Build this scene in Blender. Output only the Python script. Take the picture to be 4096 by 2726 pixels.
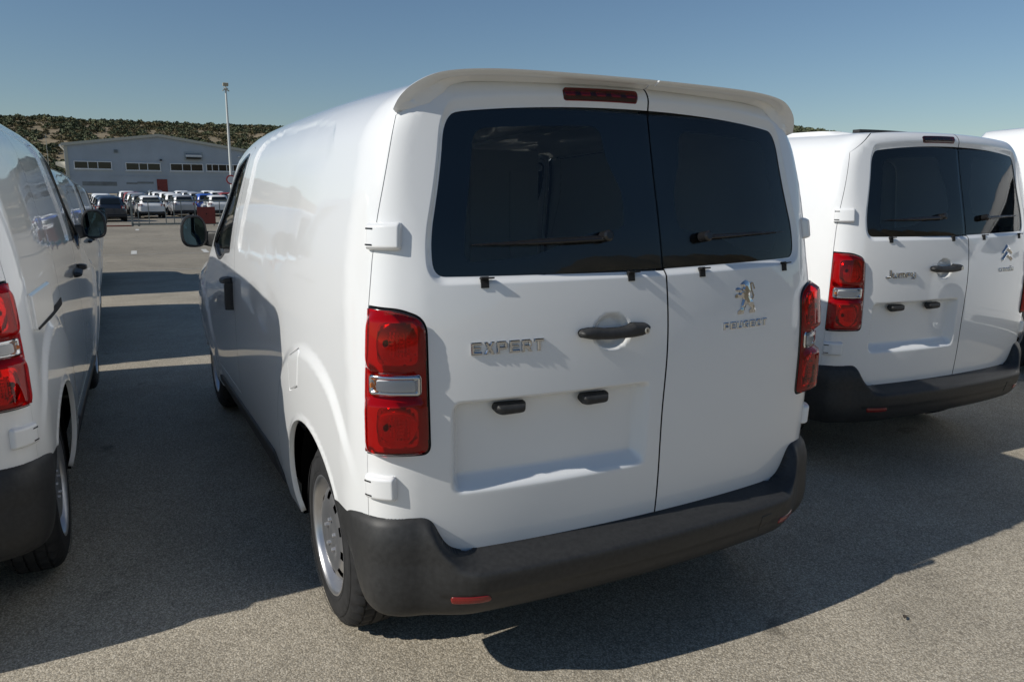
import bpy, math, random
import numpy as np
from mathutils import Vector, Matrix
from mathutils.geometry import delaunay_2d_cdt

for o in list(bpy.data.objects): bpy.data.objects.remove(o)
SC = bpy.context.scene
COL = SC.collection
R = math.radians
rnd = random.Random(7)
rng = np.random.default_rng(7)

# ---------------------------------------------------------------- camera
cam = bpy.data.cameras.new('camera'); camo = bpy.data.objects.new('camera', cam); COL.objects.link(camo)
cam.sensor_width = 36.0; cam.lens = 36.0*3015/4096; cam.clip_start = .05; cam.clip_end = 3000
_yaw, _pit, _rol = R(27.96), R(-10.89), R(.34)
_f = Vector((math.sin(_yaw)*math.cos(_pit), math.cos(_yaw)*math.cos(_pit), math.sin(_pit)))
_r0 = Vector((math.cos(_yaw), -math.sin(_yaw), 0)); _u0 = _r0.cross(_f)
_r = _r0*math.cos(_rol)+_u0*math.sin(_rol); _u = _u0*math.cos(_rol)-_r0*math.sin(_rol)
camo.matrix_world = Matrix(((_r.x,_u.x,-_f.x,-1.526),(_r.y,_u.y,-_f.y,-1.904),(_r.z,_u.z,-_f.z,1.577),(0,0,0,1)))
SC.camera = camo
# ---------------------------------------------------------------- sky, sun, exposure
SUN_EL, SUN_AZ = R(36.0), R(-88.8)        # azimuth from +Y towards +X
wd = bpy.data.worlds.new('World'); SC.world = wd; wd.use_nodes = True
nt = wd.node_tree; bg = nt.nodes['Background']
sk = nt.nodes.new('ShaderNodeTexSky'); sk.sky_type = 'NISHITA'; sk.sun_disc = False
sk.sun_elevation = SUN_EL; sk.sun_rotation = SUN_AZ; sk.altitude = 0; sk.air_density = 1.2; sk.dust_density = 0.0; sk.ozone_density = 5.0
nt.links.new(sk.outputs[0], bg.inputs[0]); bg.inputs[1].default_value = .086
sl = bpy.data.lights.new('sun', 'SUN'); sl.energy = 4.9; sl.angle = R(.53); sl.color = (1, .96, .885)
so = bpy.data.objects.new('sun', sl); COL.objects.link(so)
_s = Vector((math.sin(SUN_AZ)*math.cos(SUN_EL), math.cos(SUN_AZ)*math.cos(SUN_EL), math.sin(SUN_EL)))
so.rotation_euler = _s.to_track_quat('Z', 'Y').to_euler()
SC.view_settings.view_transform = 'Standard'; SC.view_settings.look = 'None'
SC.view_settings.exposure = -.28; SC.view_settings.gamma = 1; SC.view_settings.use_curve_mapping = False
SC.cycles.max_bounces = 8; SC.cycles.transparent_max_bounces = 16

# ---------------------------------------------------------------- materials
MAT = {}
def mat(name, col, rough=.5, metal=0, coat=0, spec=.5, noise=None, bump=None, alpha=None):
    m = bpy.data.materials.new(name); m.use_nodes = True; n = m.node_tree; b = n.nodes['Principled BSDF']
    b.inputs['Base Color'].default_value = (*col, 1); b.inputs['Roughness'].default_value = rough
    b.inputs['Metallic'].default_value = metal; b.inputs['Coat Weight'].default_value = coat
    b.inputs['Coat Roughness'].default_value = .03; b.inputs['Specular IOR Level'].default_value = spec
    tc = n.nodes.new('ShaderNodeTexCoord')
    if noise:      # (scale, amount) multiplies the base colour by a little procedural variation
        nz = n.nodes.new('ShaderNodeTexNoise'); nz.inputs['Scale'].default_value = noise[0]; nz.inputs['Detail'].default_value = 6
        n.links.new(tc.outputs['Object'], nz.inputs['Vector'])
        mr = n.nodes.new('ShaderNodeMapRange'); mr.inputs[1].default_value = .3; mr.inputs[2].default_value = .7
        mr.inputs[3].default_value = 1-noise[1]; mr.inputs[4].default_value = 1+noise[1]*.6
        n.links.new(nz.outputs[0], mr.inputs[0])
        mx = n.nodes.new('ShaderNodeMix'); mx.data_type = 'RGBA'; mx.blend_type = 'MULTIPLY'; mx.inputs[0].default_value = 1
        mx.inputs[6].default_value = (*col, 1); n.links.new(mr.outputs[0], mx.inputs[7])
        n.links.new(mx.outputs[2], b.inputs['Base Color'])
    if bump:       # (scale, strength, distance)
        nb = n.nodes.new('ShaderNodeTexNoise'); nb.inputs['Scale'].default_value = bump[0]; nb.inputs['Detail'].default_value = 4
        n.links.new(tc.outputs['Object'], nb.inputs['Vector'])
        bp = n.nodes.new('ShaderNodeBump'); bp.inputs['Strength'].default_value = bump[1]; bp.inputs['Distance'].default_value = bump[2]
        n.links.new(nb.outputs[0], bp.inputs['Height']); n.links.new(bp.outputs[0], b.inputs['Normal'])
    MAT[name] = m; return m
def glassmat(name, tint, ior=1.5, rough=0.0):
    m = bpy.data.materials.new(name); m.use_nodes = True; n = m.node_tree; n.nodes.clear()
    out = n.nodes.new('ShaderNodeOutputMaterial'); tr = n.nodes.new('ShaderNodeBsdfTransparent'); gl = n.nodes.new('ShaderNodeBsdfGlossy')
    fr = n.nodes.new('ShaderNodeFresnel'); mx = n.nodes.new('ShaderNodeMixShader'); fr.inputs[0].default_value = ior
    tr.inputs[0].default_value = (*tint, 1); gl.inputs['Roughness'].default_value = rough; gl.inputs[0].default_value = (1, 1, 1, 1)
    n.links.new(fr.outputs[0], mx.inputs[0]); n.links.new(tr.outputs[0], mx.inputs[1]); n.links.new(gl.outputs[0], mx.inputs[2])
    n.links.new(mx.outputs[0], out.inputs[0]); MAT[name] = m; return m
mat('white_paint', (.80,.805,.80), .35, coat=1.0, spec=.4)
mat('black_plastic', (.030,.030,.030), .52, spec=.4, noise=(60,.25), bump=(900,.12,.0006))
mat('black_gloss', (.012,.012,.013), .18)
mat('black_matt', (.008,.008,.009), .8)
mat('black_void', (.004,.004,.004), 1, spec=.05)
mat('rubber', (.026,.026,.027), .72, spec=.3, noise=(25,.3))
mat('steel_wheel', (.50,.50,.51), .33, metal=.85, noise=(8,.08))
mat('chrome', (.56,.565,.575), .06, metal=1)
mat('mirror', (.05,.085,.11), .02, metal=1)
mat('lock', (.6,.58,.52), .3, metal=.8)
mat('lamp_back', (.50,.022,.014), .35)
mat('lamp_reflector', (.75,.30,.28), .12, metal=1)
mat('lamp_dark', (.09,.006,.008), .3)
mat('lamp_chrome', (.8,.8,.8), .1, metal=1)
mat('amber', (.7,.2,.03), .3)
mat('red_reflector', (.20,.008,.006), .25, coat=.6, bump=(400,.3,.001))
mat('inner_panel', (.75,.76,.77), .6)
mat('bulkhead', (.5,.51,.52), .6)
mat('seat_fabric', (.05,.05,.055), .9)
glassmat('rear_glass', (.74,.82,.85), 1.42)
glassmat('cab_glass', (.62,.68,.66), 1.5)
glassmat('red_lens', (.80,.028,.016), 1.45)
glassmat('dark_red_lens', (.55,.02,.03), 1.45)
glassmat('clear_lens', (.9,.9,.9), 1.5)

# ---------------------------------------------------------------- object helpers
def link(name, me, parent=None):
    o = bpy.data.objects.new(name, me); COL.objects.link(o)
    if parent: o.parent = parent
    return o
def tag(o, label=None, cat=None, group=None, kind=None):
    for k, v in (('label', label), ('category', cat), ('group', group), ('kind', kind)):
        if v: o[k] = v
    return o
def empty(name, loc=(0,0,0), rz=0):
    o = bpy.data.objects.new(name, None); COL.objects.link(o); o.location = loc; o.rotation_euler = (0, 0, rz); o.empty_display_size = .2
    return o
def mkmesh(name, V, Fc, mats, parent=None, N=None, smooth=True, idx=None, link_it=True):
    me = bpy.data.meshes.new(name); me.from_pydata([tuple(map(float, p)) for p in V], [], [tuple(map(int, f)) for f in Fc])
    for m in (mats if isinstance(mats, (list, tuple)) else [mats]): me.materials.append(MAT[m] if isinstance(m, str) else m)
    if idx is not None: me.polygons.foreach_set('material_index', np.asarray(idx, dtype=np.int32))
    me.polygons.foreach_set('use_smooth', np.full(len(me.polygons), bool(smooth)))
    me.update()
    if N is not None: me.normals_split_custom_set_from_vertices([tuple(map(float, n)) for n in N])
    return link(name, me, parent) if link_it else me
def copy_tree(o, parent=None, skip=()):
    c = o.copy(); COL.objects.link(c); c.parent = parent
    for ch in list(o.children):
        if ch.name.split('.')[0] not in skip: copy_tree(ch, c, skip)
    return c
class MB:
    """collects boxes, lathes, tubes, prisms into one mesh"""
    def __init__(s): s.V = []; s.F = []; s.I = []
    def add(s, V, Fc, mi=0):
        k = len(s.V); s.V += [tuple(p) for p in V]; s.F += [tuple(i+k for i in f) for f in Fc]; s.I += [mi]*len(Fc)
    def box(s, lo, hi, mi=0, b=0.0, fr=None):
        x0,y0,z0 = lo; x1,y1,z1 = hi
        if b > 0:
            V = []
            for z, i in ((z0,b),(z0+b,0),(z1-b,0),(z1,b)):
                V += [(x0+i+b*(i==0)*.3,y0+i,z),(x1-i-b*(i==0)*.3,y0+i,z),(x1-i,y0+i+b*(i==0)*.3,z),(x1-i,y1-i-b*(i==0)*.3,z),(x1-i-b*(i==0)*.3,y1-i,z),(x0+i+b*(i==0)*.3,y1-i,z),(x0+i,y1-i-b*(i==0)*.3,z),(x0+i,y0+i+b*(i==0)*.3,z)]
            Fc = [tuple(range(7,-1,-1)), tuple(range(24,32))]
            for k in range(3):
                for j in range(8): Fc.append((8*k+j, 8*k+(j+1)%8, 8*k+8+(j+1)%8, 8*k+8+j))
        else:
            V = [(x0,y0,z0),(x1,y0,z0),(x1,y1,z0),(x0,y1,z0),(x0,y0,z1),(x1,y0,z1),(x1,y1,z1),(x0,y1,z1)]
            Fc = [(3,2,1,0),(4,5,6,7),(0,1,5,4),(1,2,6,5),(2,3,7,6),(3,0,4,7)]
        if fr is not None: V = [tuple(fr @ Vector(p)) for p in V]
        s.add(V, Fc, mi); return s
    def tube(s, pts, rad, n=8, mi=0, cap=True):
        pts = [Vector(p) for p in pts]; V = []; Fc = []
        rs = rad if isinstance(rad, (list, tuple)) else [rad]*len(pts)
        for i, p in enumerate(pts):
            t = (pts[min(i+1, len(pts)-1)]-pts[max(i-1, 0)]).normalized()
            a = t.orthogonal().normalized() if i == 0 else (pa - t*pa.dot(t)).normalized()
            pa = a; b = t.cross(a)
            V += [p+(a*math.cos(2*math.pi*k/n)+b*math.sin(2*math.pi*k/n))*rs[i] for k in range(n)]
        for i in range(len(pts)-1):
            for k in range(n): Fc.append((i*n+k, i*n+(k+1)%n, (i+1)*n+(k+1)%n, (i+1)*n+k))
        if cap: Fc += [tuple(range(n-1,-1,-1)), tuple((len(pts)-1)*n+k for k in range(n))]
        s.add(V, Fc, mi); return s
    def lathe(s, prof, n=48, axis='x', c=(0,0,0), mi=0, sgn=1):
        V = []; Fc = []; m = len(prof)      # prof: (axial, radius)
        for k in range(n):
            a = 2*math.pi*k/n
            for (h, r) in prof:
                if axis == 'x': V.append((c[0]+h*sgn, c[1]+r*math.cos(a), c[2]+r*math.sin(a)))
                elif axis == 'y': V.append((c[0]+r*math.cos(a), c[1]+h*sgn, c[2]+r*math.sin(a)))
                else: V.append((c[0]+r*math.cos(a), c[1]+r*math.sin(a), c[2]+h*sgn))
        for k in range(n):
            for j in range(m-1):
                f = (k*m+j, k*m+j+1, ((k+1)%n)*m+j+1, ((k+1)%n)*m+j)
                Fc.append(f if sgn > 0 else f[::-1])
        s.add(V, Fc, mi); return s
    def prism(s, poly, fr, h, mi=0, inset=0.0, top=0.0):
        """poly in frame's xy, extruded along frame z; bevelled top edge of size inset"""
        n = len(poly); c = np.mean(poly, 0); V = []
        def off(d):
            out = []
            for i in range(n):
                p0,p1,p2 = np.array(poly[i-1]),np.array(poly[i]),np.array(poly[(i+1)%n])
                e1 = (p1-p0)/max(np.linalg.norm(p1-p0),1e-9); e2 = (p2-p1)/max(np.linalg.norm(p2-p1),1e-9)
                nn = np.array([-(e1[1]+e2[1]), e1[0]+e2[0]]); L = np.linalg.norm(nn)
                nn = nn/L if L > 1e-6 else np.array([-e1[1], e1[0]])
                out.append(p1+nn*d)
            return out
        area = sum(poly[i][0]*poly[(i+1)%n][1]-poly[(i+1)%n][0]*poly[i][1] for i in range(n))
        sg = 1 if area > 0 else -1
        rings = [(0,0),(h-inset,0)]+([(h,inset*sg)] if inset > 0 else [])
        for z, d in rings: V += [fr @ Vector((p[0], p[1], z)) for p in off(d)]
        Fc = [tuple(range((len(rings)-1)*n, len(rings)*n))]
        for k in range(len(rings)-1):
            for j in range(n): Fc.append((k*n+j, k*n+(j+1)%n, (k+1)*n+(j+1)%n, (k+1)*n+j))
        s.add(V, Fc if sg > 0 else [f[::-1] for f in Fc], mi); return s
    def build(s, name, mats, parent=None, smooth=False, angle=None):
        o = mkmesh(name, s.V, s.F, mats, parent, smooth=smooth, idx=s.I)
        if angle is not None: o.data.set_sharp_from_angle(angle=R(angle))
        return o
# ---------------------------------------------------------------- shape of the panel van (an implicit solid, metres; rear at y=0, nose +y)
def spl(xs,ys):
    xs=np.array(xs,float); ys=np.array(ys,float); n=len(xs)
    # natural cubic spline
    h=np.diff(xs); A=np.zeros((n,n)); b=np.zeros(n); A[0,0]=A[-1,-1]=1
    for i in range(1,n-1):
        A[i,i-1]=h[i-1];A[i,i]=2*(h[i-1]+h[i]);A[i,i+1]=h[i];b[i]=3*((ys[i+1]-ys[i])/h[i]-(ys[i]-ys[i-1])/h[i-1])
    c=np.linalg.solve(A,b); d=np.diff(c)/(3*h); bb=np.diff(ys)/h-h*(2*c[:-1]+c[1:])/3
    def f(x):
        x=np.asarray(x,float); xc=np.clip(x,xs[0],xs[-1]); i=np.clip(np.searchsorted(xs,xc)-1,0,n-2); t=xc-xs[i]
        v=ys[i]+bb[i]*t+c[i]*t*t+d[i]*t**3
        s1=bb[-1]+2*c[-2]*h[-1]+3*d[-1]*h[-1]**2
        return v+np.where(x>xs[-1],(x-xs[-1])*s1,0)+np.where(x<xs[0],(x-xs[0])*bb[0],0)
    return f
def sm(t): t=np.clip(t,0,1); return t*t*(3-2*t)
rz=spl([.35,.6,.9,1.1,1.3,1.6,1.9,2.0],[.045,.018,.004,.006,.026,.085,.152,.177])
tz=spl([0,.3,1.2,2.2,3.0,3.4],[1.925,1.935,1.95,1.945,1.91,1.88])
def rearY(x,z): return rz(z)+.090*x*x+.06*np.abs(x)**6
def topZ(x,y):
    roof=tz(y)-.045*x*x-.02*x**4
    return roof
def rmax(a,b,r):
    u=np.maximum(a+r,0); v=np.maximum(b+r,0)
    return np.where((a>-r)&(b>-r),np.sqrt(u*u+v*v)-r,np.maximum(a,b))
wz=spl([.2,.4,.6,.9,1.1,1.3,1.5,1.7,1.85],[.885,.93,.948,.957,.955,.945,.920,.882,.845])
def sideW(y,z):
    return wz(z)-.03*sm((1.1-y)/1.1)-.09*np.clip((y-3.5)/1.4,0,2)**2-.05*sm((y-2.3)/1.0)*np.clip((z-1.0)/.6,0,1.3)+.03*np.exp(-((y-3.9)/.5)**2-((z-.75)/.3)**2)+.008*np.exp(-((y-.72)/.42)**2-((z-.75)/.3)**2)
ccz=spl([.3,.65,.9,1.2,1.4,1.6,1.8,1.95],[.47,.49,.495,.476,.447,.428,.378,.33])
def wscreen(x,y,z): return (z-1.86+(y-2.98)*.70+.10*x*x)*.82
def hoodf(x,y,z): return z-(1.20-.10*np.clip(y-4.0,0,2)-.30*np.clip(y-4.3,0,1)**2-.05*x*x)
def F(x,y,z):
    ax=np.abs(x)
    s=ax-sideW(y,z); r=rearY(x,z)-y
    c=.65*ax-.76*y-ccz(z)
    t=z-topZ(x,y)
    ws=wscreen(x,y,z); hd=hoodf(x,y,z)
    fr=np.minimum(ws,hd)
    # concave blend at cowl
    k=.08; h=np.clip(.5+.5*(hd-ws)/k,0,1); fr=hd*(1-h)+ws*h-k*h*(1-h)
    top=rmax(t,fr,.12)
    st=rmax(s,top,.17)
    st=rmax(st,c,.10)
    v=rmax(st,r,.045)
    nose=y-(4.86-.24*ax**2.5-.06*np.clip((z-.6)/.4,-1,2)**2)
    return rmax(v,nose,.16)
def zp(y): return 1.5-.75*sm((y-2.3)/1.2)
UB=.62; YB=.42; RB=.42; U1=UB+RB*np.pi/2; YF=4.30; U2=U1+(YF-YB); U3=U2+RB*np.pi/2
def base(u):
    a=np.abs(u); sg=np.where(u<0,-1.,1.)
    ph=np.clip((a-UB)/RB,0,np.pi/2)+np.clip((a-U2)/RB,0,np.pi/2)
    x0=np.minimum(a,UB)-np.clip(a-U3,0,UB); y0=YB+np.clip(a-U1,0,YF-YB)
    return sg*x0,y0,sg*np.sin(ph),-np.cos(ph)
def uv(P):
    x,y,z=P; sg=-1 if x<0 else 1; ax=abs(x)
    if y>=YB: u=y-YB+U1; hd=ax-UB
    elif ax<=UB: u=ax; hd=YB-y
    else: u=UB+RB*np.arctan2(ax-UB,YB-y); hd=np.hypot(ax-UB,YB-y)
    zz=zp(max(y,YB)); v=z if z<=zz else zz+RB*np.arctan2(z-zz,hd)
    return np.array([sg*u,v])
# ---------------------------------------------------------------- ground
GZ = spl([-300,-20,0,4,8,13,25,44,58,70,82,100,137,180,260], [0,0,0,0,-.07,-.15,-.22,-.16,-.17,0,.25,.7,1.6,2.2,2.6])
def gz(y): return float(GZ(min(y, 260)))
def asphalt():
    m = bpy.data.materials.new('asphalt'); m.use_nodes = True; n = m.node_tree; b = n.nodes['Principled BSDF']; L = n.links.new
    tc = n.nodes.new('ShaderNodeTexCoord')
    def noise(sc, det=4, rough=.55):
        k = n.nodes.new('ShaderNodeTexNoise'); k.inputs['Scale'].default_value = sc; k.inputs['Detail'].default_value = det; k.inputs['Roughness'].default_value = rough; L(tc.outputs['Object'], k.inputs['Vector']); return k
    def rng_(src, a, b_, c, d):
        k = n.nodes.new('ShaderNodeMapRange'); 
        for i, v in enumerate((a, b_, c, d)): k.inputs[1+i].default_value = v
        L(src, k.inputs[0]); return k.outputs[0]
    def mul(a, b_):
        k = n.nodes.new('ShaderNodeMath'); k.operation = 'MULTIPLY'; L(a, k.inputs[0]); L(b_, k.inputs[1]); return k.outputs[0]
    v1 = n.nodes.new('ShaderNodeTexVoronoi'); v1.inputs['Scale'].default_value = 150; L(tc.outputs['Object'], v1.inputs['Vector'])
    v2 = n.nodes.new('ShaderNodeTexVoronoi'); v2.inputs['Scale'].default_value = 340; L(tc.outputs['Object'], v2.inputs['Vector'])
    bw = n.nodes.new('ShaderNodeRGBToBW'); L(v1.outputs['Color'], bw.inputs[0]); bw2 = n.nodes.new('ShaderNodeRGBToBW'); L(v2.outputs['Color'], bw2.inputs[0])
    st = rng_(bw.outputs[0], .25, .75, .76, 1.24); st2 = rng_(bw2.outputs[0], .25, .75, .72, 1.28)
    pit = rng_(v1.outputs['Distance'], .35, .75, 1.0, .62)
    big = rng_(noise(.22, 5).outputs[0], .3, .7, .84, 1.14); mid = rng_(noise(1.7, 6, .65).outputs[0], .3, .7, .86, 1.12)
    sx = n.nodes.new('ShaderNodeSeparateXYZ'); L(tc.outputs['Object'], sx.inputs[0]); ad = n.nodes.new('ShaderNodeMath'); ad.operation = 'MULTIPLY_ADD'; ad.inputs[1].default_value = 3.0
    L(noise(.9, 5).outputs[0], ad.inputs[0]); L(sx.outputs['Y'], ad.inputs[2])
    far_tone = rng_(ad.outputs[0], 15.5, 18.0, 1.0, .73)     # base colour gets darker towards the lot beyond the vans
    spot = rng_(noise(2.6, 3, .5).outputs[0], .68, .74, 1.0, .62); seam = rng_(noise(.55, 8, .75).outputs[0], .62, .70, 1.0, .86)
    k = mul(mul(mul(mul(st, st2), pit), mul(big, mid)), mul(far_tone, mul(spot, seam)))
    mx = n.nodes.new('ShaderNodeMix'); mx.data_type = 'RGBA'; mx.blend_type = 'MULTIPLY'; mx.inputs[0].default_value = 1
    cr = n.nodes.new('ShaderNodeMix'); cr.data_type = 'RGBA'; L(rng_(bw2.outputs[0], .2, .8, 0, 1), cr.inputs[0]); cr.inputs[6].default_value = (.455,.390,.290,1); cr.inputs[7].default_value = (.405,.368,.302,1)
    L(cr.outputs[2], mx.inputs[6]); L(k, mx.inputs[7]); L(mx.outputs[2], b.inputs['Base Color'])
    b.inputs['Roughness'].default_value = .85; b.inputs['Specular IOR Level'].default_value = .3
    bp = n.nodes.new('ShaderNodeBump'); bp.inputs['Strength'].default_value = .55; bp.inputs['Distance'].default_value = .003; bp.invert = True
    L(v1.outputs['Distance'], bp.inputs['Height']); L(bp.outputs[0], b.inputs['Normal']); MAT['asphalt'] = m
asphalt()
ys = np.concatenate([[-600,-300,-120,-60,-20], np.arange(-6, 30, 1.5), np.arange(30, 200, 4), [230,260,400,700]]); xs = np.array([-700,-300,-120,-50,-20,-8,0,8,20,50,120,300,700.])
V = [(x, y, gz(y)) for y in ys for x in xs]; nx = len(xs)
g = mkmesh('ground', V, [(j*nx+i, j*nx+i+1, (j+1)*nx+i+1, (j+1)*nx+i) for j in range(len(ys)-1) for i in range(nx-1)], 'asphalt'); tag(g, kind='structure')
mat('road_paint', (.55,.54,.50), .8, noise=(30,.35)); mat('old_paint', (.36,.35,.32), .85, noise=(12,.3))
def strip(name, x0, x1, y0, y1, m, sk=0.0):
    n = max(2, int((y1-y0)/1.0)); V = []
    for t in np.linspace(0, 1, n):
        y = y0+(y1-y0)*t; V += [(x0+sk*t, y, gz(y)+.005), (x1+sk*t, y, gz(y)+.005)]
    tag(mkmesh(name, V, [(2*i, 2*i+1, 2*i+3, 2*i+2) for i in range(n-1)], m), kind='structure')
for x, y in ((-.40,38.9),(-1.0,23.6),(1.05,23.55),(3.1,23.5)): strip('lane_dash', x, x+.16, y, y+1.5, 'road_paint', .05)
for y in (17.7, 23.4, 31.6): strip('bay_line', -9, 14, y, y+.09, 'old_paint')
for k in range(7): strip('bay_line', -2.5, 13, 50.0+k*5.4, 50.12+k*5.4, 'old_paint')

# ---------------------------------------------------------------- gate, red board, kerb
mat('gate_metal', (.25,.27,.25), .55, metal=.4, noise=(9,.3)); mat('red_metal', (.20,.028,.020), .5, noise=(3,.2)); mat('rust_kerb', (.26,.07,.045), .8, noise=(2,.3))
ga = empty('sliding_gate', (0, 44, gz(44))); tag(ga, 'low grey metal sliding gate of open bars across the far entrance', 'gate')
def part(name, lo, hi, m, par, b_=.0): bb = MB(); bb.box(lo, hi, b=b_); return bb.build(name, m, par)
x0, x1 = -.36, 9.2
part('rail', (x0,-.04,1.34), (x1,.04,1.42), 'gate_metal', ga); part('rail', (x0,-.05,.06), (x1,.05,.16), 'gate_metal', ga)
part('post', (x0-.06,-.05,.0), (x0+.04,.05,1.44), 'gate_metal', ga)
for x in (-.05,.46,1.30,1.72,2.10,2.80,3.4,4.1,4.8,5.5,6.2,6.9,7.6,8.3,9.0): part('bar', (x-.022,-.02,.16), (x+.022,.02,1.34), 'gate_metal', ga)
bb = MB(); bb.lathe([(-.03,.07),(.03,.07),(.03,0),(-.03,0),(-.03,.07)], 14, c=(x0+.3,0,.07), axis='y'); bb.build('roller', 'gate_metal', ga)
rb = empty('red_board', (3.32, 43.4, gz(43.4))); tag(rb, 'dark red metal board standing in front of the gate bars', 'board')
part('panel', (-.46,-.02,.12), (.46,.02,1.04), 'red_metal', rb); part('leg', (-.40,.02,0), (-.34,.06,1.0), 'gate_metal', rb); part('leg', (.34,.02,0), (.40,.06,1.0), 'gate_metal', rb)
bb = MB(); bb.box((-.03,-.024,.62), (.03,-.019,.70)); bb.build('latch', 'black_matt', rb)
kb = MB(); kb.box((-14,43.9,gz(44)-.02), (x0-.07,44.12,gz(44)+.06)); kb.build('kerb', 'rust_kerb')['kind'] = 'structure'

# ---------------------------------------------------------------- far cars
mat('car_glass', (.012,.016,.018), .06, spec=.6); mat('car_lamp', (.25,.012,.012), .2, coat=.5); mat('car_trim', (.02,.02,.021), .6)
CARP = {'white': (.74,.74,.73), 'silver': (.42,.43,.44), 'navy': (.018,.026,.042), 'red': (.26,.04,.03), 'blue': (.03,.10,.42), 'grey': (.16,.17,.17), 'slate': (.07,.09,.13)}
for k, c in CARP.items(): mat('car_'+k, c, .35, coat=1, metal=.3 if k in ('silver','navy','slate','grey') else 0)
def build_car():
    root = empty('parked_car')
    # body: sections along y (rear 0, front 4.25)
    def loft(name, secs, m, par, k=20, p=4.0):
        V = []; n = len(secs)
        for (y, w, z0, z1) in secs:
            for i in range(k):
                a = 2*math.pi*i/k; ca, sa = math.cos(a), math.sin(a)
                V.append((np.sign(ca)*abs(ca)**(2/p)*w, y, (z0+z1)/2+np.sign(sa)*abs(sa)**(2/p)*(z1-z0)/2))
        Fc = [(j*k+i, j*k+(i+1) % k, (j+1)*k+(i+1) % k, (j+1)*k+i) for j in range(n-1) for i in range(k)]+[tuple(range(k)), tuple((n-1)*k+i for i in range(k-1,-1,-1))]
        o = mkmesh(name, V, [f[::-1] for f in Fc], m, par); o.data.set_sharp_from_angle(angle=R(55)); return o
    body = loft('body', [(.0,.70,.40,.86),(.03,.80,.34,.98),(.12,.87,.28,1.05),(.5,.90,.24,1.04),(2.2,.90,.24,1.02),(3.2,.89,.24,1.0),(3.8,.86,.26,.92),(4.15,.76,.32,.80),(4.22,.6,.40,.70)], 'car_white', root)
    # greenhouse
    V = []; rows = [(.98,.10,3.25,.86),(1.16,.15,3.0,.81),(1.34,.24,2.68,.73),(1.47,.33,2.42,.665),(1.55,.44,2.22,.61),(1.595,.62,2.02,.52)]; k = 16; n = len(rows)
    for z, ya, yb, w in rows:
        cy, hy = (ya+yb)/2, (yb-ya)/2
        for i in range(k):
            a = 2*math.pi*(i+.5)/k; ca, sa = math.cos(a), math.sin(a); V.append((np.sign(ca)*abs(ca)**.4*w, cy+np.sign(sa)*abs(sa)**.4*hy, z))
    roof = mkmesh('roof', V, [(j*k+i, j*k+(i+1) % k, (j+1)*k+(i+1) % k, (j+1)*k+i) for j in range(n-1) for i in range(k)]+[tuple((n-1)*k+i for i in range(k))], 'car_white', root); roof.data.set_sharp_from_angle(angle=R(50))
    def quad(name, pts, m, par, th=.012):
        P = np.array(pts, float); nn = np.cross(P[1]-P[0], P[2]-P[0]); nn /= np.linalg.norm(nn); n_ = len(P)
        V = np.concatenate([P+nn*th, P-nn*.03]); return mkmesh(name, V, [tuple(range(n_))]+[((i+1) % n_, i, n_+i, n_+(i+1) % n_) for i in range(n_)], m, par, smooth=False)
    quad('rear_window', [(-.56,.150,1.13),(.56,.150,1.13),(.55,.225,1.30),(.49,.325,1.45),(-.49,.325,1.45),(-.55,.225,1.30)], 'car_glass', root, .03)
    quad('windscreen', [(.64,3.12,1.06),(-.64,3.12,1.06),(-.54,2.45,1.48),(.54,2.45,1.48)], 'car_glass', root, .03)
    for s in (-1, 1):
        for pts in ([(.36,1.08),(1.35,1.06),(1.35,1.46),(.58,1.43)], [(1.43,1.06),(2.75,1.06),(2.35,1.44),(1.43,1.46)]):
            W = [(s*(.84-.28*(z-.98)-.02), y, z) for y, z in pts]; quad('side_window', W if s > 0 else W[::-1], 'car_glass', root, .035)
        tl = quad('tail_light', [(s*.60,.02,.80),(s*.84,.075,.80),(s*.85,.075,1.0),(s*.60,.03,1.0)] if s > 0 else [(s*.84,.075,.80),(s*.60,.02,.80),(s*.60,.03,1.0),(s*.85,.075,1.0)], 'car_lamp', root, .02)
        quad('lamp_centre', [(s*.66,.0,.85),(s*.78,.03,.85),(s*.78,.03,.95),(s*.66,.0,.95)] if s > 0 else [(s*.78,.03,.85),(s*.66,.0,.85),(s*.66,.0,.95),(s*.78,.03,.95)], 'car_white', tl, .018)
        bb = MB(); bb.box((min(s*.90,s*1.03),2.72,1.02), (max(s*.90,s*1.03),2.82,1.16), b=.03); bb.tube([(s*.84,2.75,1.04),(s*.95,2.75,1.06)], .03, 6); bb.build('side_mirror', 'car_trim', root)
        for y in (.80, 3.38):
            w = MB(); w.lathe([(-.20,.2),(-.20,.32),(-.02,.335),(.005,.31),(.008,.22),(-.02,.19),(-.03,.0)], 20, c=(s*.905,y,.335), sgn=s); w.build('wheel', 'rubber', root, smooth=True, angle=40)
            w = MB(); w.lathe([(-.01,.20),(.0,.19),(-.01,.1),(.0,.0)], 14, c=(s*.905,y,.335), sgn=s); w.build('rim', 'steel_wheel', root, smooth=True)
    bb = MB(); bb.box((-.84,-.05,.26), (.84,.20,.48), b=.06); bb.build('rear_bumper', 'car_trim', root, smooth=True, angle=40)
    quad('plate_recess', [(-.30,.0,.62),(.30,.0,.62),(.30,.0,.74),(-.30,.0,.74)], 'car_silver', root, .014)
    return root
CAR = build_car()
def colour(o, m):
    for c in [o]+list(o.children):
        for cc in [c]+list(c.children):
            if cc.name.split('.')[0] in ('body', 'roof', 'plate_recess') and cc.type == 'MESH':
                cc.material_slots[0].link = 'OBJECT'; cc.material_slots[0].material = MAT['car_'+m]
ORD = ['nearest the gate', 'second from the gate', 'third from the gate', 'fourth from the gate', 'fifth from the gate', 'sixth from the gate']
COLN = ['leftmost line', 'second line from the left', 'third line from the left', 'fourth line from the left', 'fifth line from the left']
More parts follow.
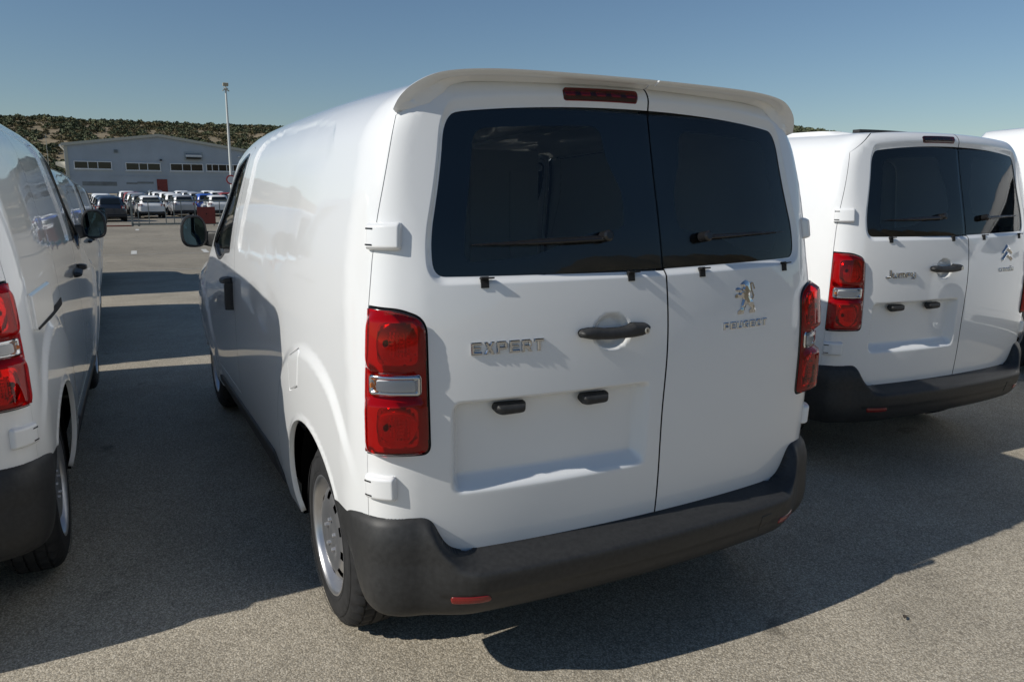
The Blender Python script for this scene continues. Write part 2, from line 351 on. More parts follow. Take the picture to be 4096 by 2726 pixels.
lines = [(-1.26,52.0,['navy','navy','white','white']), (1.23,58.0,['white','grey','silver','red','white']), (3.74,61.0,['silver','white','white','white','grey']), (6.23,61.5,['white','blue','silver','silver','white']), (8.85,62.0,['silver','white','red','white','white'])]
first = True
for ci, (cx, cy, cols) in enumerate(lines):
    for k, c in enumerate(cols):
        y = cy+k*5.3+rnd.uniform(-.25, .25); x = cx-.04*(y-cy)+rnd.uniform(-.08, .08)+(.0 if k else 0)
        o = CAR if first else copy_tree(CAR); first = False
        o.location = (x, y, gz(y+2)+.01); o.rotation_euler = (0, 0, .04+rnd.uniform(-.015, .015)); s = rnd.uniform(.97, 1.04); o.scale = (1, 1, s)
        colour(o, c); cn = {'navy': 'dark navy', 'slate': 'slate blue'}.get(c, c)
        tag(o, f'{cn} hatchback {ORD[k]} in the {COLN[ci]} of parked cars', 'car', 'cars parked in lines beyond the gate')

# ---------------------------------------------------------------- warehouse
def cladding(name, col):
    m = mat(name, col, .55, noise=(.35,.10)); n = m.node_tree; b = n.nodes['Principled BSDF']
    tc = [k for k in n.nodes if k.type == 'TEX_COORD'][0]
    w = n.nodes.new('ShaderNodeTexWave'); w.inputs['Scale'].default_value = 2.2; w.bands_direction = 'X'; n.links.new(tc.outputs['Object'], w.inputs['Vector'])
    bp = n.nodes.new('ShaderNodeBump'); bp.inputs['Strength'].default_value = .5; bp.inputs['Distance'].default_value = .05; n.links.new(w.outputs[0], bp.inputs['Height']); n.links.new(bp.outputs[0], b.inputs['Normal'])
cladding('cladding', (.40,.445,.49)); mat('pale_trim', (.50,.48,.40), .6); mat('white_frame', (.72,.73,.72), .5); mat('pane', (.010,.012,.013), .08); mat('roof_sheet', (.55,.53,.48), .5)
mat('stain', (.20,.215,.215), .8, noise=(.8,.35)); mat('white_wall', (.62,.61,.58), .7); mat('vent_metal', (.30,.34,.37), .4, metal=.5)
BY = 137.0; bz = gz(BY)-.3
wh = empty('warehouse', (0, BY, 0)); tag(wh, 'grey gabled warehouse with strip windows and a red door', 'building')
XL, XA, XR = -6.55, 6.84, 20.3; ZL, ZA, ZR = 9.05, 10.85, 8.9
def pr(name, pts, y0, y1, m, par):   # outline in x,z extruded along y
    n = len(pts); V = [(x, y0, z) for x, z in pts]+[(x, y1, z) for x, z in pts]
    return mkmesh(name, V, [tuple(range(n)), tuple(range(2*n-1, n-1, -1))]+[((i+1) % n, i, n+i, n+(i+1) % n) for i in range(n)], m, par, smooth=False)
wall = pr('wall', [(XL,bz),(XR,bz),(XR,ZR),(XA,ZA),(XL,ZL)], 0, 40, 'cladding', wh)
rf = pr('roof', [(XL-.45,ZL-.10),(XL-.45,ZL+.12),(XA,ZA+.22),(XR+.4,ZR+.12),(XR+.4,ZR-.08),(XA,ZA+.02)], -.28, 40.3, 'roof_sheet', wh)
pr('fascia', [(XL-.47,ZL-.30),(XL-.47,ZL+.14),(XA,ZA+.24),(XR+.42,ZR+.14),(XR+.42,ZR-.28),(XA,ZA-.18)], -.34, -.29, 'pale_trim', rf)
part('corner_trim', (XL-.06,-.10,bz), (XL+.36,-.004,ZL-.32), 'pale_trim', wh); part('corner_trim', (XR-.36,-.10,bz), (XR+.06,-.004,ZR-.3), 'pale_trim', wh)
part('side_cladding', (XL-.16,.05,bz), (XL-.005,39.8,ZL-.15), 'white_wall', wh)
part('gutter', (XL-.72,-.2,ZL-.32), (XL-.48,40,ZL-.05), 'white_frame', rf)
for xa, xb, z0, z1, mul_ in ((-5.53,-.23,5.31,6.56,(-3.59,-2.22)), (1.68,6.86,5.21,6.48,(3.66,4.9)), (8.23,13.34,5.24,6.51,(10.12,11.45)), (13.78,19.2,5.30,6.55,(14.75,15.76,17.05,18.08))):
    fr = MB(); t = .13
    fr.box((xa,-.14,z0), (xb,-.01,z0+t)); fr.box((xa,-.14,z1-t), (xb,-.01,z1)); fr.box((xa,-.139,z0+t), (xa+t,-.01,z1-t)); fr.box((xb-t,-.139,z0+t), (xb,-.01,z1-t))
    win = fr.build('window', 'white_frame', wh); edges = [xa+t]+list(mul_)+[xb-t]
    for i in range(len(edges)-1):
        a, b_ = edges[i]+(.055 if i else 0), edges[i+1]-(.055 if i < len(edges)-2 else 0)
        part('pane', (a,-.08,z0+t), (b_,-.02,z1-t), 'pane', win)
        if i: part('mullion', (edges[i]-.055,-.135,z0+t), (edges[i]+.055,-.015,z1-t), 'white_frame', win)
    part('sill', (xa-.1,-.22,z0-.09), (xb+.1,-.005,z0-.01), 'white_frame', win)
do = part('door', (6.08,-.10,1.45), (7.66,-.01,3.91), 'red_metal', wh); part('door_handle', (6.25,-.16,2.5), (6.33,-.10,2.7), 'black_matt', do); part('door_frame', (5.98,-.06,1.45), (7.76,-.005,4.0), 'cladding', wh)
lv = part('louvre', (.18,-.12,7.9), (.80,-.01,8.45), 'vent_metal', wh)
for k in range(4): part('slat', (.22,-.17,7.98+k*.12), (.76,-.121,8.02+k*.12), 'black_matt', lv)
vh = part('vent_panel', (10.5,-.08,7.05), (13.38,-.01,8.40), 'vent_metal', wh)
pr2 = MB(); pr2.add([(10.75,-.085,8.15),(13.1,-.085,8.15),(13.2,-.9,7.62),(10.65,-.9,7.62),(10.65,-.9,7.52),(13.2,-.9,7.52),(13.1,-.085,7.35),(10.75,-.085,7.35)], [(3,2,1,0),(4,5,2,3),(7,6,5,4),(0,7,4,3),(1,2,5,6)]); pr2.build('hood', 'vent_metal', vh)
part('hood_mouth', (10.8,-.80,7.28), (13.05,-.10,7.34), 'black_matt', vh)
lp = part('wall_lamp', (6.78,-.35,6.80), (7.1,-.01,7.08), 'black_matt', wh); part('lamp_glass', (6.80,-.36,6.72), (7.08,-.08,6.795), 'white_frame', lp)
part('flood_lamp', (19.0,-.30,7.75), (19.25,-.01,7.95), 'white_frame', wh)
for x0_, x1_, z0, z1 in ((-4.6,.25,2.75,3.40), (1.6,3.2,3.05,3.35), (3.2,5.6,3.15,3.48)): part('wall_patch', (x0_,-.02,z0), (x1_,-.004,z1), 'stain', wh)
part('base_rail', (XL,-.05,4.32), (XR,-.004,4.40), 'cladding', wh)
du = MB(); n = 14; V = []
for i in range(n): a = math.pi*i/(n-1); V += [(XL-.17,3.0+1.5*math.cos(a)*1.0,5.35+1.15*math.sin(a)), (XL-1.5,3.0+1.5*math.cos(a),5.9+.55*math.sin(a))]
du.add(V, [(2*i, 2*i+1, 2*i+3, 2*i+2) for i in range(n-1)]+[tuple(2*i+1 for i in range(n))]); du.build('awning', 'pale_trim', wh, smooth=True)
sh = empty('low_shed', (-10.2, 121, gz(121))); tag(sh, 'small grey shed roof beside the warehouse corner', 'shed')
pr('wall', [(-2.4,-.2),(2.2,-.2),(2.2,3.5),(-2.4,3.9)], 0, 6, 'cladding', sh); pr('roof', [(-2.6,3.93),(2.4,3.50),(2.4,3.62),(-2.6,4.05)], -.3, 6.3, 'vent_metal', sh)
ms = empty('thin_mast', (-9.6, 150, gz(150))); tag(ms, 'thin utility mast rising on the slope left of the warehouse', 'mast')
bb = MB(); bb.tube([(0,0,-1),(0,0,9.5)], [.06,.035], 8); bb.build('pole', 'gate_metal', ms); part('crossarm', (-.3,-.03,9.0), (.3,.03,9.06), 'gate_metal', ms)
# ---------------------------------------------------------------- light pole with a round sign
po = empty('light_pole', (5.66, 50, gz(50))); tag(po, 'tall pale lamp post with floodlights rising past the van roof', 'lamp post')
mat('pole_paint', (.60,.62,.60), .5); mat('lamp_body', (.40,.36,.26), .5)
bb = MB(); bb.tube([(0,0,-.2),(0,0,8.3)], [.11,.055], 12); bb.build('pole', 'pole_paint', po, smooth=True, angle=40)
part('cross_bar', (-.14,-.04,8.20), (.14,.04,8.26), 'pole_paint', po)
part('floodlight', (-.16,-.12,8.36), (.16,.10,8.56), 'lamp_body', po, .02); bb = MB(); bb.box((-.02,-.02,8.26), (.02,.02,8.37)); bb.build('bracket', 'pole_paint', po)
for s in (-1, 1):
    bb = MB(); bb.add([(s*.02,-.08,8.22),(s*.20,-.08,8.10),(s*.20,.08,8.10),(s*.02,.08,8.22),(s*.02,-.08,8.16),(s*.20,-.08,8.05),(s*.20,.08,8.05),(s*.02,.08,8.16)], [(0,1,2,3),(7,6,5,4),(0,4,5,1),(1,5,6,2),(2,6,7,3),(3,7,4,0)]); bb.build('floodlight', 'lamp_body', po)
rs = empty('round_sign', (5.62, 49.85, gz(50)+2.65)); tag(rs, 'round red-rimmed road sign fixed low on the lamp post', 'sign')
mat('sign_red', (.42,.02,.02), .4); mat('sign_white', (.72,.72,.72), .4)
bb = MB(); bb.lathe([(-.01,0),(-.01,.30),(.01,.30),(.012,.29),(.012,.22)], 36, axis='y', sgn=-1); bb.build('rim', 'sign_red', rs)
bb = MB(); bb.lathe([(.011,.222),(.013,.218),(.013,0)], 36, axis='y', sgn=-1); bb.build('face', 'sign_white', rs)
part('clamp', (-.05,.01,-.06), (.13,.20,.06), 'gate_metal', rs)

# ---------------------------------------------------------------- hills with scrub
def scrub_soil(name, c1, c2):
    m = bpy.data.materials.new(name); m.use_nodes = True; n = m.node_tree; b = n.nodes['Principled BSDF']
    tc = n.nodes.new('ShaderNodeTexCoord'); nz = n.nodes.new('ShaderNodeTexNoise'); nz.inputs['Scale'].default_value = .12; nz.inputs['Detail'].default_value = 9; nz.inputs['Roughness'].default_value = .7
    n.links.new(tc.outputs['Object'], nz.inputs['Vector']); cr = n.nodes.new('ShaderNodeValToRGB'); cr.color_ramp.elements[0].position = .36; cr.color_ramp.elements[1].position = .60
    cr.color_ramp.elements[0].color = (*c1, 1); cr.color_ramp.elements[1].color = (*c2, 1); n.links.new(nz.outputs[0], cr.inputs[0]); n.links.new(cr.outputs[0], b.inputs['Base Color'])
    b.inputs['Roughness'].default_value = .95; b.inputs['Specular IOR Level'].default_value = .1
    bp = n.nodes.new('ShaderNodeBump'); bp.inputs['Distance'].default_value = .6; n.links.new(nz.outputs[0], bp.inputs['Height']); n.links.new(bp.outputs[0], b.inputs['Normal']); MAT[name] = m
scrub_soil('hill_soil', (.16,.138,.090), (.27,.218,.148))
mat('scrub_leaf', (.118,.132,.078), .9, spec=.1, noise=(.25,.5)); mat('scrub_dry', (.155,.135,.075), .9, spec=.1, noise=(.25,.4))
RID = spl([-70,-30,-6,4,12,22,34,48,53,60,75,110], [22,25.5,26.8,27.8,26.9,28.5,29.5,28.6,23.2,17,14,20])    # ridge height by azimuth
NZ = [(rng.uniform(0, 6.28), rng.uniform(.6, 1.4)) for _ in range(6)]
def hill_z(az, r):
    t = np.clip((r-195)/135, 0, 1.25); bump = sum(np.sin(np.radians(az)*(17+13*i)*s+r*.02*(1+i*.7)+p)*(.5/(1+i*.5)) for i, (p, s) in enumerate(NZ))
    return 2.2+(RID(az)-2.2)*sm(t/1.05)**.8*(1-.35*np.clip((r-330)/60, 0, 1)**2)+bump*np.clip(t*3, 0, 1)*.55
def hpos(az, r): a = np.radians(az); return np.stack([-1.5+r*np.sin(a), -1.9+r*np.cos(a), hill_z(az, r)], -1)
az = np.linspace(-70, 110, 361); rr = np.linspace(190, 420, 48); A, RR = np.meshgrid(az, rr); HP = hpos(A.ravel(), RR.ravel()); na = len(az)
hm = mkmesh('hill', HP, [(j*na+i, j*na+i+1, (j+1)*na+i+1, (j+1)*na+i) for j in range(len(rr)-1) for i in range(na-1)], 'hill_soil'); tag(hm, kind='structure')
# scrub bushes: many small leafy clumps
def bush_proto(seed, n=34):
    g_ = np.random.default_rng(seed); V = []; Fc = []
    for i in range(n):
        th = g_.uniform(0, 6.28); ph = math.acos(g_.uniform(-.15, 1)); r = g_.uniform(.62, 1.0)
        c = np.array([math.cos(th)*math.sin(ph)*r, math.sin(th)*math.sin(ph)*r, math.cos(ph)*r*.85]); t1 = g_.normal(size=3); t1 /= np.linalg.norm(t1); t2 = np.cross(t1, g_.normal(size=3)); t2 /= np.linalg.norm(t2); s = g_.uniform(.26, .46)
        k = len(V); V += [c+t1*s, c+t2*s*.7, c-t1*s, c-t2*s*.7]; Fc += [(k, k+1, k+2), (k, k+2, k+3)]
    return np.array(V), np.array(Fc)
PROTO = [bush_proto(s) for s in range(6)]
def scatter(n, a0, a1, r0, r1, name, m, smin, smax, thr):
    Vs, Fs, k = [], [], 0
    for i in range(n):
        a = rng.uniform(a0, a1); r = r0+(r1-r0)*rng.uniform(0, 1)**.8
        dens = math.sin(a*1.9+r*.06)+math.sin(a*4.7-r*.17+1)+math.sin(a*.8+r*.33+2)+rng.uniform(-1.1, 1.1)
        if dens < thr: continue
        p = hpos(np.array(a), np.array(r)); V, Fc = PROTO[i % 6]; s = rng.uniform(smin, smax)*(1.25 if r > 300 else 1); an = rng.uniform(0, 6.28); c, sn = math.cos(an), math.sin(an)
        W = np.stack([V[:, 0]*c-V[:, 1]*sn, V[:, 0]*sn+V[:, 1]*c, V[:, 2]*rng.uniform(.75, 1.15)], -1)*s+p+np.array([0, 0, s*.15])
        Vs.append(W); Fs.append(Fc+k); k += len(V)
    V = np.concatenate(Vs); Fc = np.concatenate(Fs); me = bpy.data.meshes.new(name); me.vertices.add(len(V)); me.vertices.foreach_set('co', V.ravel().astype(np.float32))
    me.loops.add(len(Fc)*3); me.polygons.add(len(Fc)); me.loops.foreach_set('vertex_index', Fc.ravel().astype(np.int32)); me.polygons.foreach_set('loop_start', np.arange(0, len(Fc)*3, 3, dtype=np.int32)); me.polygons.foreach_set('loop_total', np.full(len(Fc), 3, np.int32))
    me.update(calc_edges=True); me.materials.append(MAT[m]); o = link(name, me); return o
tag(scatter(8500, -11, 17, 196, 345, 'hillside_scrub', 'scrub_leaf', .3, 1.25, .0), 'dark green scrub bushes covering the hillside', 'scrub', kind='stuff')
tag(scatter(8000, -11, 17, 196, 345, 'dry_scrub', 'scrub_dry', .3, .9, -1.2), 'low dry brush between the green bushes on the hill', 'scrub', kind='stuff')
tag(scatter(4200, 44, 64, 210, 345, 'hillside_scrub', 'scrub_leaf', .3, 1.2, -.2), 'dark green scrub on the hill seen over the right van', 'scrub', kind='stuff')
# earth bank and hill behind the camera (seen only in the glass)
xs = np.linspace(-40, 120, 60); ys = np.linspace(0, 1, 14); V = []
for t in ys:
    for x in xs: V.append((x, -32-t*60-.0*x, gz(0)+float(sm(t))*(1.5+24*float(sm((x+5)/60))+.8*math.sin(x*.3+t*5)+.5*math.sin(x*.9))))
bk = mkmesh('earth_bank', V, [((j+1)*60+i, (j+1)*60+i+1, j*60+i+1, j*60+i) for j in range(13) for i in range(59)], 'hill_soil'); tag(bk, kind='structure')

# a dry leaf lying on the asphalt
lf = empty('dry_leaf', (1.035, -.288, .012), .6); lf.scale = (.55,.55,.55); tag(lf, 'small dark dry leaf lying on the sunlit asphalt', 'leaf'); mat('dry_leaf', (.06,.045,.03), .9)
V = []; n = 9
for i in range(n):
    t = i/(n-1); w = .013*math.sin(math.pi*t)**.7+.0006; V += [((t-.5)*.06, -w, .004*math.sin(t*4)), ((t-.5)*.06, 0, .004*math.sin(t*4)-.004), ((t-.5)*.06, w, .006*math.sin(t*4))]
mkmesh('blade', V, [(3*i+j, 3*i+3+j, 3*i+4+j, 3*i+1+j) for i in range(n-1) for j in range(2)], 'dry_leaf', lf)
bb = MB(); bb.tube([(.03,0,0),(.045,.006,.002)], .0012, 5); bb.build('stalk', 'dry_leaf', lf)
def prof(t): t = np.clip(t, 0, 1); return np.sqrt(np.maximum(0, 1-(1-t)**2))
def M(u, v, off=0.0, zfix=None):
    u, v = np.broadcast_arrays(np.asarray(u, float), np.asarray(v, float))
    x0, y0, dx, dy = base(u); zz = zp(y0)
    ps = np.clip((v-zz)/RB, 0, np.pi/2); z0 = np.minimum(v, zz); over = np.clip(v-zz-RB*np.pi/2, 0, None)
    x0 = np.where(np.abs(u) >= U1, np.sign(x0)*np.maximum(np.abs(x0)-over, 0), x0)
    zs = z0 if zfix is None else np.maximum(z0, zfix)
    d = np.stack([np.cos(ps)*dx, np.cos(ps)*dy, np.sin(ps)], -1); o = np.stack([x0, y0, zs], -1)
    lo = np.zeros_like(u); hi = np.full_like(u, 1.3)
    for _ in range(12):
        m = (lo+hi)/2; q = o+d*m[..., None]; neg = F(q[..., 0], q[..., 1], q[..., 2]) < 0
        lo = np.where(neg, m, lo); hi = np.where(neg, hi, m)
    ql = o+d*lo[..., None]; qh = o+d*hi[..., None]; fl = F(ql[..., 0], ql[..., 1], ql[..., 2]); fh = F(qh[..., 0], qh[..., 1], qh[..., 2])
    m = lo+(hi-lo)*np.clip(-fl/np.maximum(fh-fl, 1e-12), 0, 1); q = o+d*m[..., None]; fm = F(q[..., 0], q[..., 1], q[..., 2])
    m = np.where(fm < 0, m+(hi-m)*np.clip(-fm/np.maximum(fh-fm, 1e-12), 0, 1), lo+(m-lo)*np.clip(-fl/np.maximum(fm-fl, 1e-12), 0, 1))
    P = o+d*(m+off)[..., None]
    if zfix is not None: P[..., 2] += z0-zs
    return P
def roofmap(x, y):      # height field over the middle of the roof, the windscreen and the bonnet
    x, y = np.broadcast_arrays(np.asarray(x, float), np.asarray(y, float))
    lo = np.full_like(x, .7); hi = np.full_like(x, 2.3)
    for _ in range(22):
        m = (lo+hi)/2; neg = F(x, y, m) < 0; lo = np.where(neg, m, lo); hi = np.where(neg, hi, m)
    return np.stack([x, y, (lo+hi)/2], -1)
def uy(y): return np.asarray(y, float)-YB+U1
def vz(u, z):           # the v that puts a point of column u at height z
    u, z = np.broadcast_arrays(np.asarray(u, float), np.asarray(z, float)); lo = np.full_like(u, .1); hi = np.full_like(u, 2.16)
    for _ in range(16):
        m = (lo+hi)/2; up = M(u, m)[..., 2] < z; lo = np.where(up, m, lo); hi = np.where(up, hi, m)
    return (lo+hi)/2
def yz(pts, sg=-1):     # side outline given as (y, z) -> (u, v)
    p = np.array(pts, float); u = uy(p[:, 0]); return np.stack([sg*u, vz(u, p[:, 1])], -1)
def rpoly(pts, r, seg=5):   # round the corners; r number or list
    pts = [np.array(p, float) for p in pts]; n = len(pts); out = []
    for i in range(n):
        ri = r[i] if isinstance(r, (list, tuple)) else r
        p0, p1, p2 = pts[i-1], pts[i], pts[(i+1) % n]; a = p0-p1; b = p2-p1; la, lb = np.linalg.norm(a), np.linalg.norm(b)
        k = min(ri, la*.49, lb*.49)
        if k < 1e-4: out.append(p1); continue
        A = p1+a/la*k; B = p1+b/lb*k
        for t in np.linspace(0, 1, seg+1): out.append((1-t)**2*A+2*t*(1-t)*p1+t*t*B)
    return np.array(out)
def resamp(poly, ds):
    out = []; n = len(poly)
    for i in range(n):
        a, b = poly[i], poly[(i+1) % n]; k = max(1, int(math.ceil(np.linalg.norm(b-a)/ds)))
        if np.linalg.norm(b-a) < 1e-6: continue
        out += [a+(b-a)*j/k for j in range(k)]
    return np.array(out)
def area(p): return .5*np.sum(p[:, 0]*np.roll(p[:, 1], -1)-np.roll(p[:, 0], -1)*p[:, 1])
def inside(q, poly):
    x, y = q[:, 0][:, None], q[:, 1][:, None]; a = poly[None]; b = np.roll(poly, -1, 0)[None]
    c = ((a[..., 1] > y) != (b[..., 1] > y)) & (x < (b[..., 0]-a[..., 0])*(y-a[..., 1])/(b[..., 1]-a[..., 1]+1e-15)+a[..., 0])
    return (c.sum(1) % 2) == 1
def pdist(q, poly, closed=True):
    q = np.asarray(q, float); sh = q.shape[:-1]; q = q.reshape(-1, 2); res = np.full(len(q), 9.)
    a = poly if closed else poly[:-1]; b = np.roll(poly, -1, 0) if closed else poly[1:]
    for i in range(0, len(q), 4000):
        s = q[i:i+4000][:, None]; ab = (b-a)[None]; t = np.clip(((s-a)*ab).sum(-1)/np.maximum((ab*ab).sum(-1), 1e-12), 0, 1)
        res[i:i+4000] = np.sqrt((((a[None]+ab*t[..., None])-s)**2).sum(-1)).min(1)
    return res.reshape(sh)
def sdist(q, poly):     # positive inside
    q = np.asarray(q, float); d = pdist(q, poly); i = inside(q.reshape(-1, 2), poly).reshape(q.shape[:-1]); return np.where(i, d, -d)
def cut(outer, holes, h, fine=(), eds=None, rings=None, clear=None):
    """triangulate a 2-D outline with holes; fine = [(mask(q), spacing)] adds denser points"""
    loops = [resamp(np.array(l, float), eds or h) for l in [outer]+list(holes)]
    lo, hi = loops[0].min(0), loops[0].max(0); pts = []
    def grid(s):
        xs = np.arange(lo[0]+s*.5, hi[0], s); ys = np.arange(lo[1]+s*.43, hi[1], s); X, Y = np.meshgrid(xs, ys); X[1::2] += s*.5
        return np.stack([X.ravel(), Y.ravel()], -1)
    def ok(q, s):
        m = inside(q, loops[0])
        for l in loops[1:]: m &= ~inside(q, l)
        q = q[m]
        for l in loops: q = q[pdist(q, l) > s*.45] if len(q) else q
        return q
    sofar = ok(grid(h), h)
    for mask, s in fine:
        q = grid(s); q = ok(q[mask(q)], s)
        if len(sofar): sofar = sofar[~mask(sofar)]
        sofar = np.concatenate([sofar, q])
    if rings is not None and len(rings):
        if clear is not None and len(sofar): sofar = sofar[~clear(sofar)]
        q = rings[inside(rings, loops[0])]
        for l in loops: q = q[pdist(q, l) > 6e-4] if len(q) else q
        for l in loops[1:]: q = q[~inside(q, l)] if len(q) else q
        sofar = np.concatenate([sofar, q]) if len(sofar) else q
    allp = np.concatenate(loops+[sofar]) if len(sofar) else np.concatenate(loops)
    E = []; k = 0
    for l in loops: E += [(k+i, k+(i+1) % len(l)) for i in range(len(l))]; k += len(l)
    r = delaunay_2d_cdt([Vector((float(p[0]), float(p[1]))) for p in allp], E, [], 0, 1e-7)
    P = np.array([(p.x, p.y) for p in r[0]]); T = np.array([f for f in r[2]]); c = P[T].mean(1)
    m = inside(c, loops[0])
    for l in loops[1:]: m &= ~inside(c, l)
    T = T[m]; ar = (P[T[:, 1], 0]-P[T[:, 0], 0])*(P[T[:, 2], 1]-P[T[:, 0], 1])-(P[T[:, 2], 0]-P[T[:, 0], 0])*(P[T[:, 1], 1]-P[T[:, 0], 1])
    T[ar < 0] = T[ar < 0][:, ::-1]
    return P, T, loops
def patch(name, outer, mats, parent=None, holes=(), disp=None, off=0.0, h=.03, fine=(), rim=.015, eds=None, mapf=None, raw=False, rimholes=False, rings=None, clear=None, rimmat=None):
    """a sheet-metal panel: a trimmed piece of the van's surface with its edges turned in"""
    P2, T, loops = cut(outer, holes, h, fine, eds, rings, clear)
    fm = mapf or M
    def f(u, v):
        o = off + (disp(np.stack([u, v], -1)) if disp else 0.0)
        return fm(u, v, o) if mapf is None or mapf is bmap else fm(u, v)
    e = .0012; u, v = P2[:, 0], P2[:, 1]
    P = f(u, v); N = np.cross(f(u+e, v)-f(u-e, v), f(u, v+e)-f(u, v-e))
    N /= np.maximum(np.linalg.norm(N, axis=1), 1e-12)[:, None]
    V = [P]; NN = [N]; Fc = [T]; k = len(P)
    sides = []
    if rim:
        for li, l in enumerate(loops):
            if li and not rimholes: continue
            q = l; Pb = f(q[:, 0], q[:, 1]); Nb = np.cross(f(q[:, 0]+e, q[:, 1])-f(q[:, 0]-e, q[:, 1]), f(q[:, 0], q[:, 1]+e)-f(q[:, 0], q[:, 1]-e))
            Nb /= np.maximum(np.linalg.norm(Nb, axis=1), 1e-12)[:, None]
            tg = np.roll(Pb, -1, 0)-np.roll(Pb, 1, 0); ccw = area(l) > 0
            if li: ccw = not ccw
            out = np.cross(tg, Nb)*(1 if ccw else -1); out /= np.maximum(np.linalg.norm(out, axis=1), 1e-12)[:, None]
            n = len(q); V += [Pb, Pb-Nb*rim]; NN += [out*.8+Nb*.6, out]
            for i in range(n):
                j = (i+1) % n; a = (k+i, k+j, k+n+j, k+n+i)
                sides.append(a[::-1] if ccw else a)
            k += 2*n
    V = np.concatenate(V); NN = np.concatenate(NN); NN /= np.maximum(np.linalg.norm(NN, axis=1), 1e-12)[:, None]
    faces = [tuple(t) for t in T]+sides
    if raw: return V, faces, NN
    if rimmat: return mkmesh(name, V, faces, [mats, rimmat], parent, N=NN, idx=[0]*len(T)+[1]*len(sides))
    return mkmesh(name, V, faces, mats, parent, N=NN)
def offs(p, d):     # outline offset inward by d
    p = np.array(p, float); s = 1 if area(p) > 0 else -1
    e1 = p-np.roll(p, 1, 0); e2 = np.roll(p, -1, 0)-p; e1 /= np.maximum(np.linalg.norm(e1, axis=1), 1e-9)[:, None]; e2 /= np.maximum(np.linalg.norm(e2, axis=1), 1e-9)[:, None]
    nn = np.stack([-(e1[:, 1]+e2[:, 1]), e1[:, 0]+e2[:, 0]], -1); nn /= np.maximum(np.linalg.norm(nn, axis=1), 1e-9)[:, None]
    return p+s*nn*d
def bmap(u, v, o=0.0): return M(u, v, o, zfix=.5)
def pad(name, poly, mats, parent, height, edge, base_=-.004, h=None, lift=None, mapf=None, extra=None):
    poly = np.array(poly, float); hh = h or max(edge*.5, .004)
    def disp(q):
        d = base_+(height-base_)*prof(pdist(q, poly)/edge)
        if lift: d = d+lift(q)
        if extra: d = d+extra(q)
        return d
    es = min(max(edge*.55, .0035), .02); base_p = resamp(poly, es)
    rg = np.concatenate([offs(base_p, edge*k) for k in (.06,.16,.32,.55,.85,1.15)])
    return patch(name, poly, mats, parent, disp=disp, h=max(hh, edge*.8), rim=0, eds=es, mapf=mapf, rings=rg, clear=lambda q: pdist(q, poly) < edge*1.3)
def mir(p): p = np.array(p, float); return np.stack([-p[:, 0], p[:, 1]], -1)[::-1]
def frame(u, v, off=0.0):
    e = .002; P = M(u, v, off); a = Vector(M(u+e, v)-M(u-e, v)).normalized(); b = Vector(M(u, v+e)-M(u, v-e)); n = a.cross(b).normalized(); b = n.cross(a)
    return Matrix(((a.x,b.x,n.x,P[0]),(a.y,b.y,n.y,P[1]),(a.z,b.z,n.z,P[2]),(0,0,0,1)))
def srect(q, cx, cy, hx, hy, r, w):      # soft rounded rectangle: 1 inside falling to 0 across width w
    dx = np.abs(q[..., 0]-cx)-hx+r; dy = np.abs(q[..., 1]-cy)-hy+r
    d = np.hypot(np.maximum(dx, 0), np.maximum(dy, 0))+np.minimum(np.maximum(dx, dy), 0)-r
    return sm(.5-d/w)

# -- outlines (u, v) measured round the van; left = negative
GAPX = spl([.3,.6,.9,1.05,1.3,1.5,1.9,2.2], [.060,.060,.057,.066,.070,.068,.060,.058])
SHUT = [(.99,.60),(.99,.627),(.98,.824),(.972,1.263),(.965,1.392),(.948,1.519),(.931,1.628),(.899,1.862)]
LAMP = rpoly([(-.972,1.264),(-.86,1.260),(-.772,1.232),(-.766,.834),(-.984,.835)], [.004,.03,.07,.03,.004], 7)
_wv = np.linspace(1.347, 1.878, 14)
WINL = np.array([tuple(p) for p in rpoly([(-.668,1.886),(-.752,1.44),(-.744,1.347),(.05,1.343),(.05,1.881)], [.075,.5,.06,0,0], 8)[:-2]]+[(float(GAPX(v))-.0042, float(v)) for v in _wv])
WINR = np.array([(float(GAPX(v))+.0042, float(v)) for v in _wv[::-1]]+[tuple(p) for p in rpoly([(.08,1.348),(.757,1.358),(.775,1.45),(.712,1.890),(.08,1.880)], [0,.055,.5,.08,0], 8)[1:-1]])
INL = rpoly([(-.560,1.845),(-.62,1.40),(-.60,1.385),(-.40,1.40),(-.20,1.465),(-.066,1.475),(-.066,1.62),(-.118,1.75),(-.130,1.845)], .04, 6)
INR = rpoly([(.150,1.47),(.32,1.45),(.45,1.39),(.63,1.385),(.65,1.50),(.600,1.850),(.19,1.845),(.18,1.74),(.147,1.62)], .04, 6)
PLC = (-.345, .838, .352, .140)
CUP = (-.150, 1.160)
def door_disp(q, win):
    d = np.zeros(q.shape[:-1])
    w = pdist(q, win); d -= .013*sm(1-w/.024)
    if win is WINL:
        u, v = q[..., 0], q[..., 1]
        # number-plate recess with a wide sloping sill
        top = sm((.985-v)/.022); bot = sm((v-.688)/.062); lf = sm((u+.700)/.040); rt = sm((.004-u)/.045)
        cr = sm(1.0-np.maximum(0, np.hypot(np.maximum(0, -.645-u), np.maximum(0, np.maximum(v-.935, .745-v)))-.03)/.03)
        d -= .048*top*bot*lf*rt*cr
        r = np.hypot((u-CUP[0])/.070, (v-CUP[1])/.057); d -= .024*sm((1.06-r)/.42)
    return d
ARY, ARZ, ARR = .708, .430, .352
FAY = .714+3.275
def arch(y0, z0, r, n=18, a0=-.38, a1=math.pi+.0):
    return [(y0+r*math.cos(a), z0+r*math.sin(a)) for a in np.linspace(math.pi-a0*0, 0, n)]
EMB = None
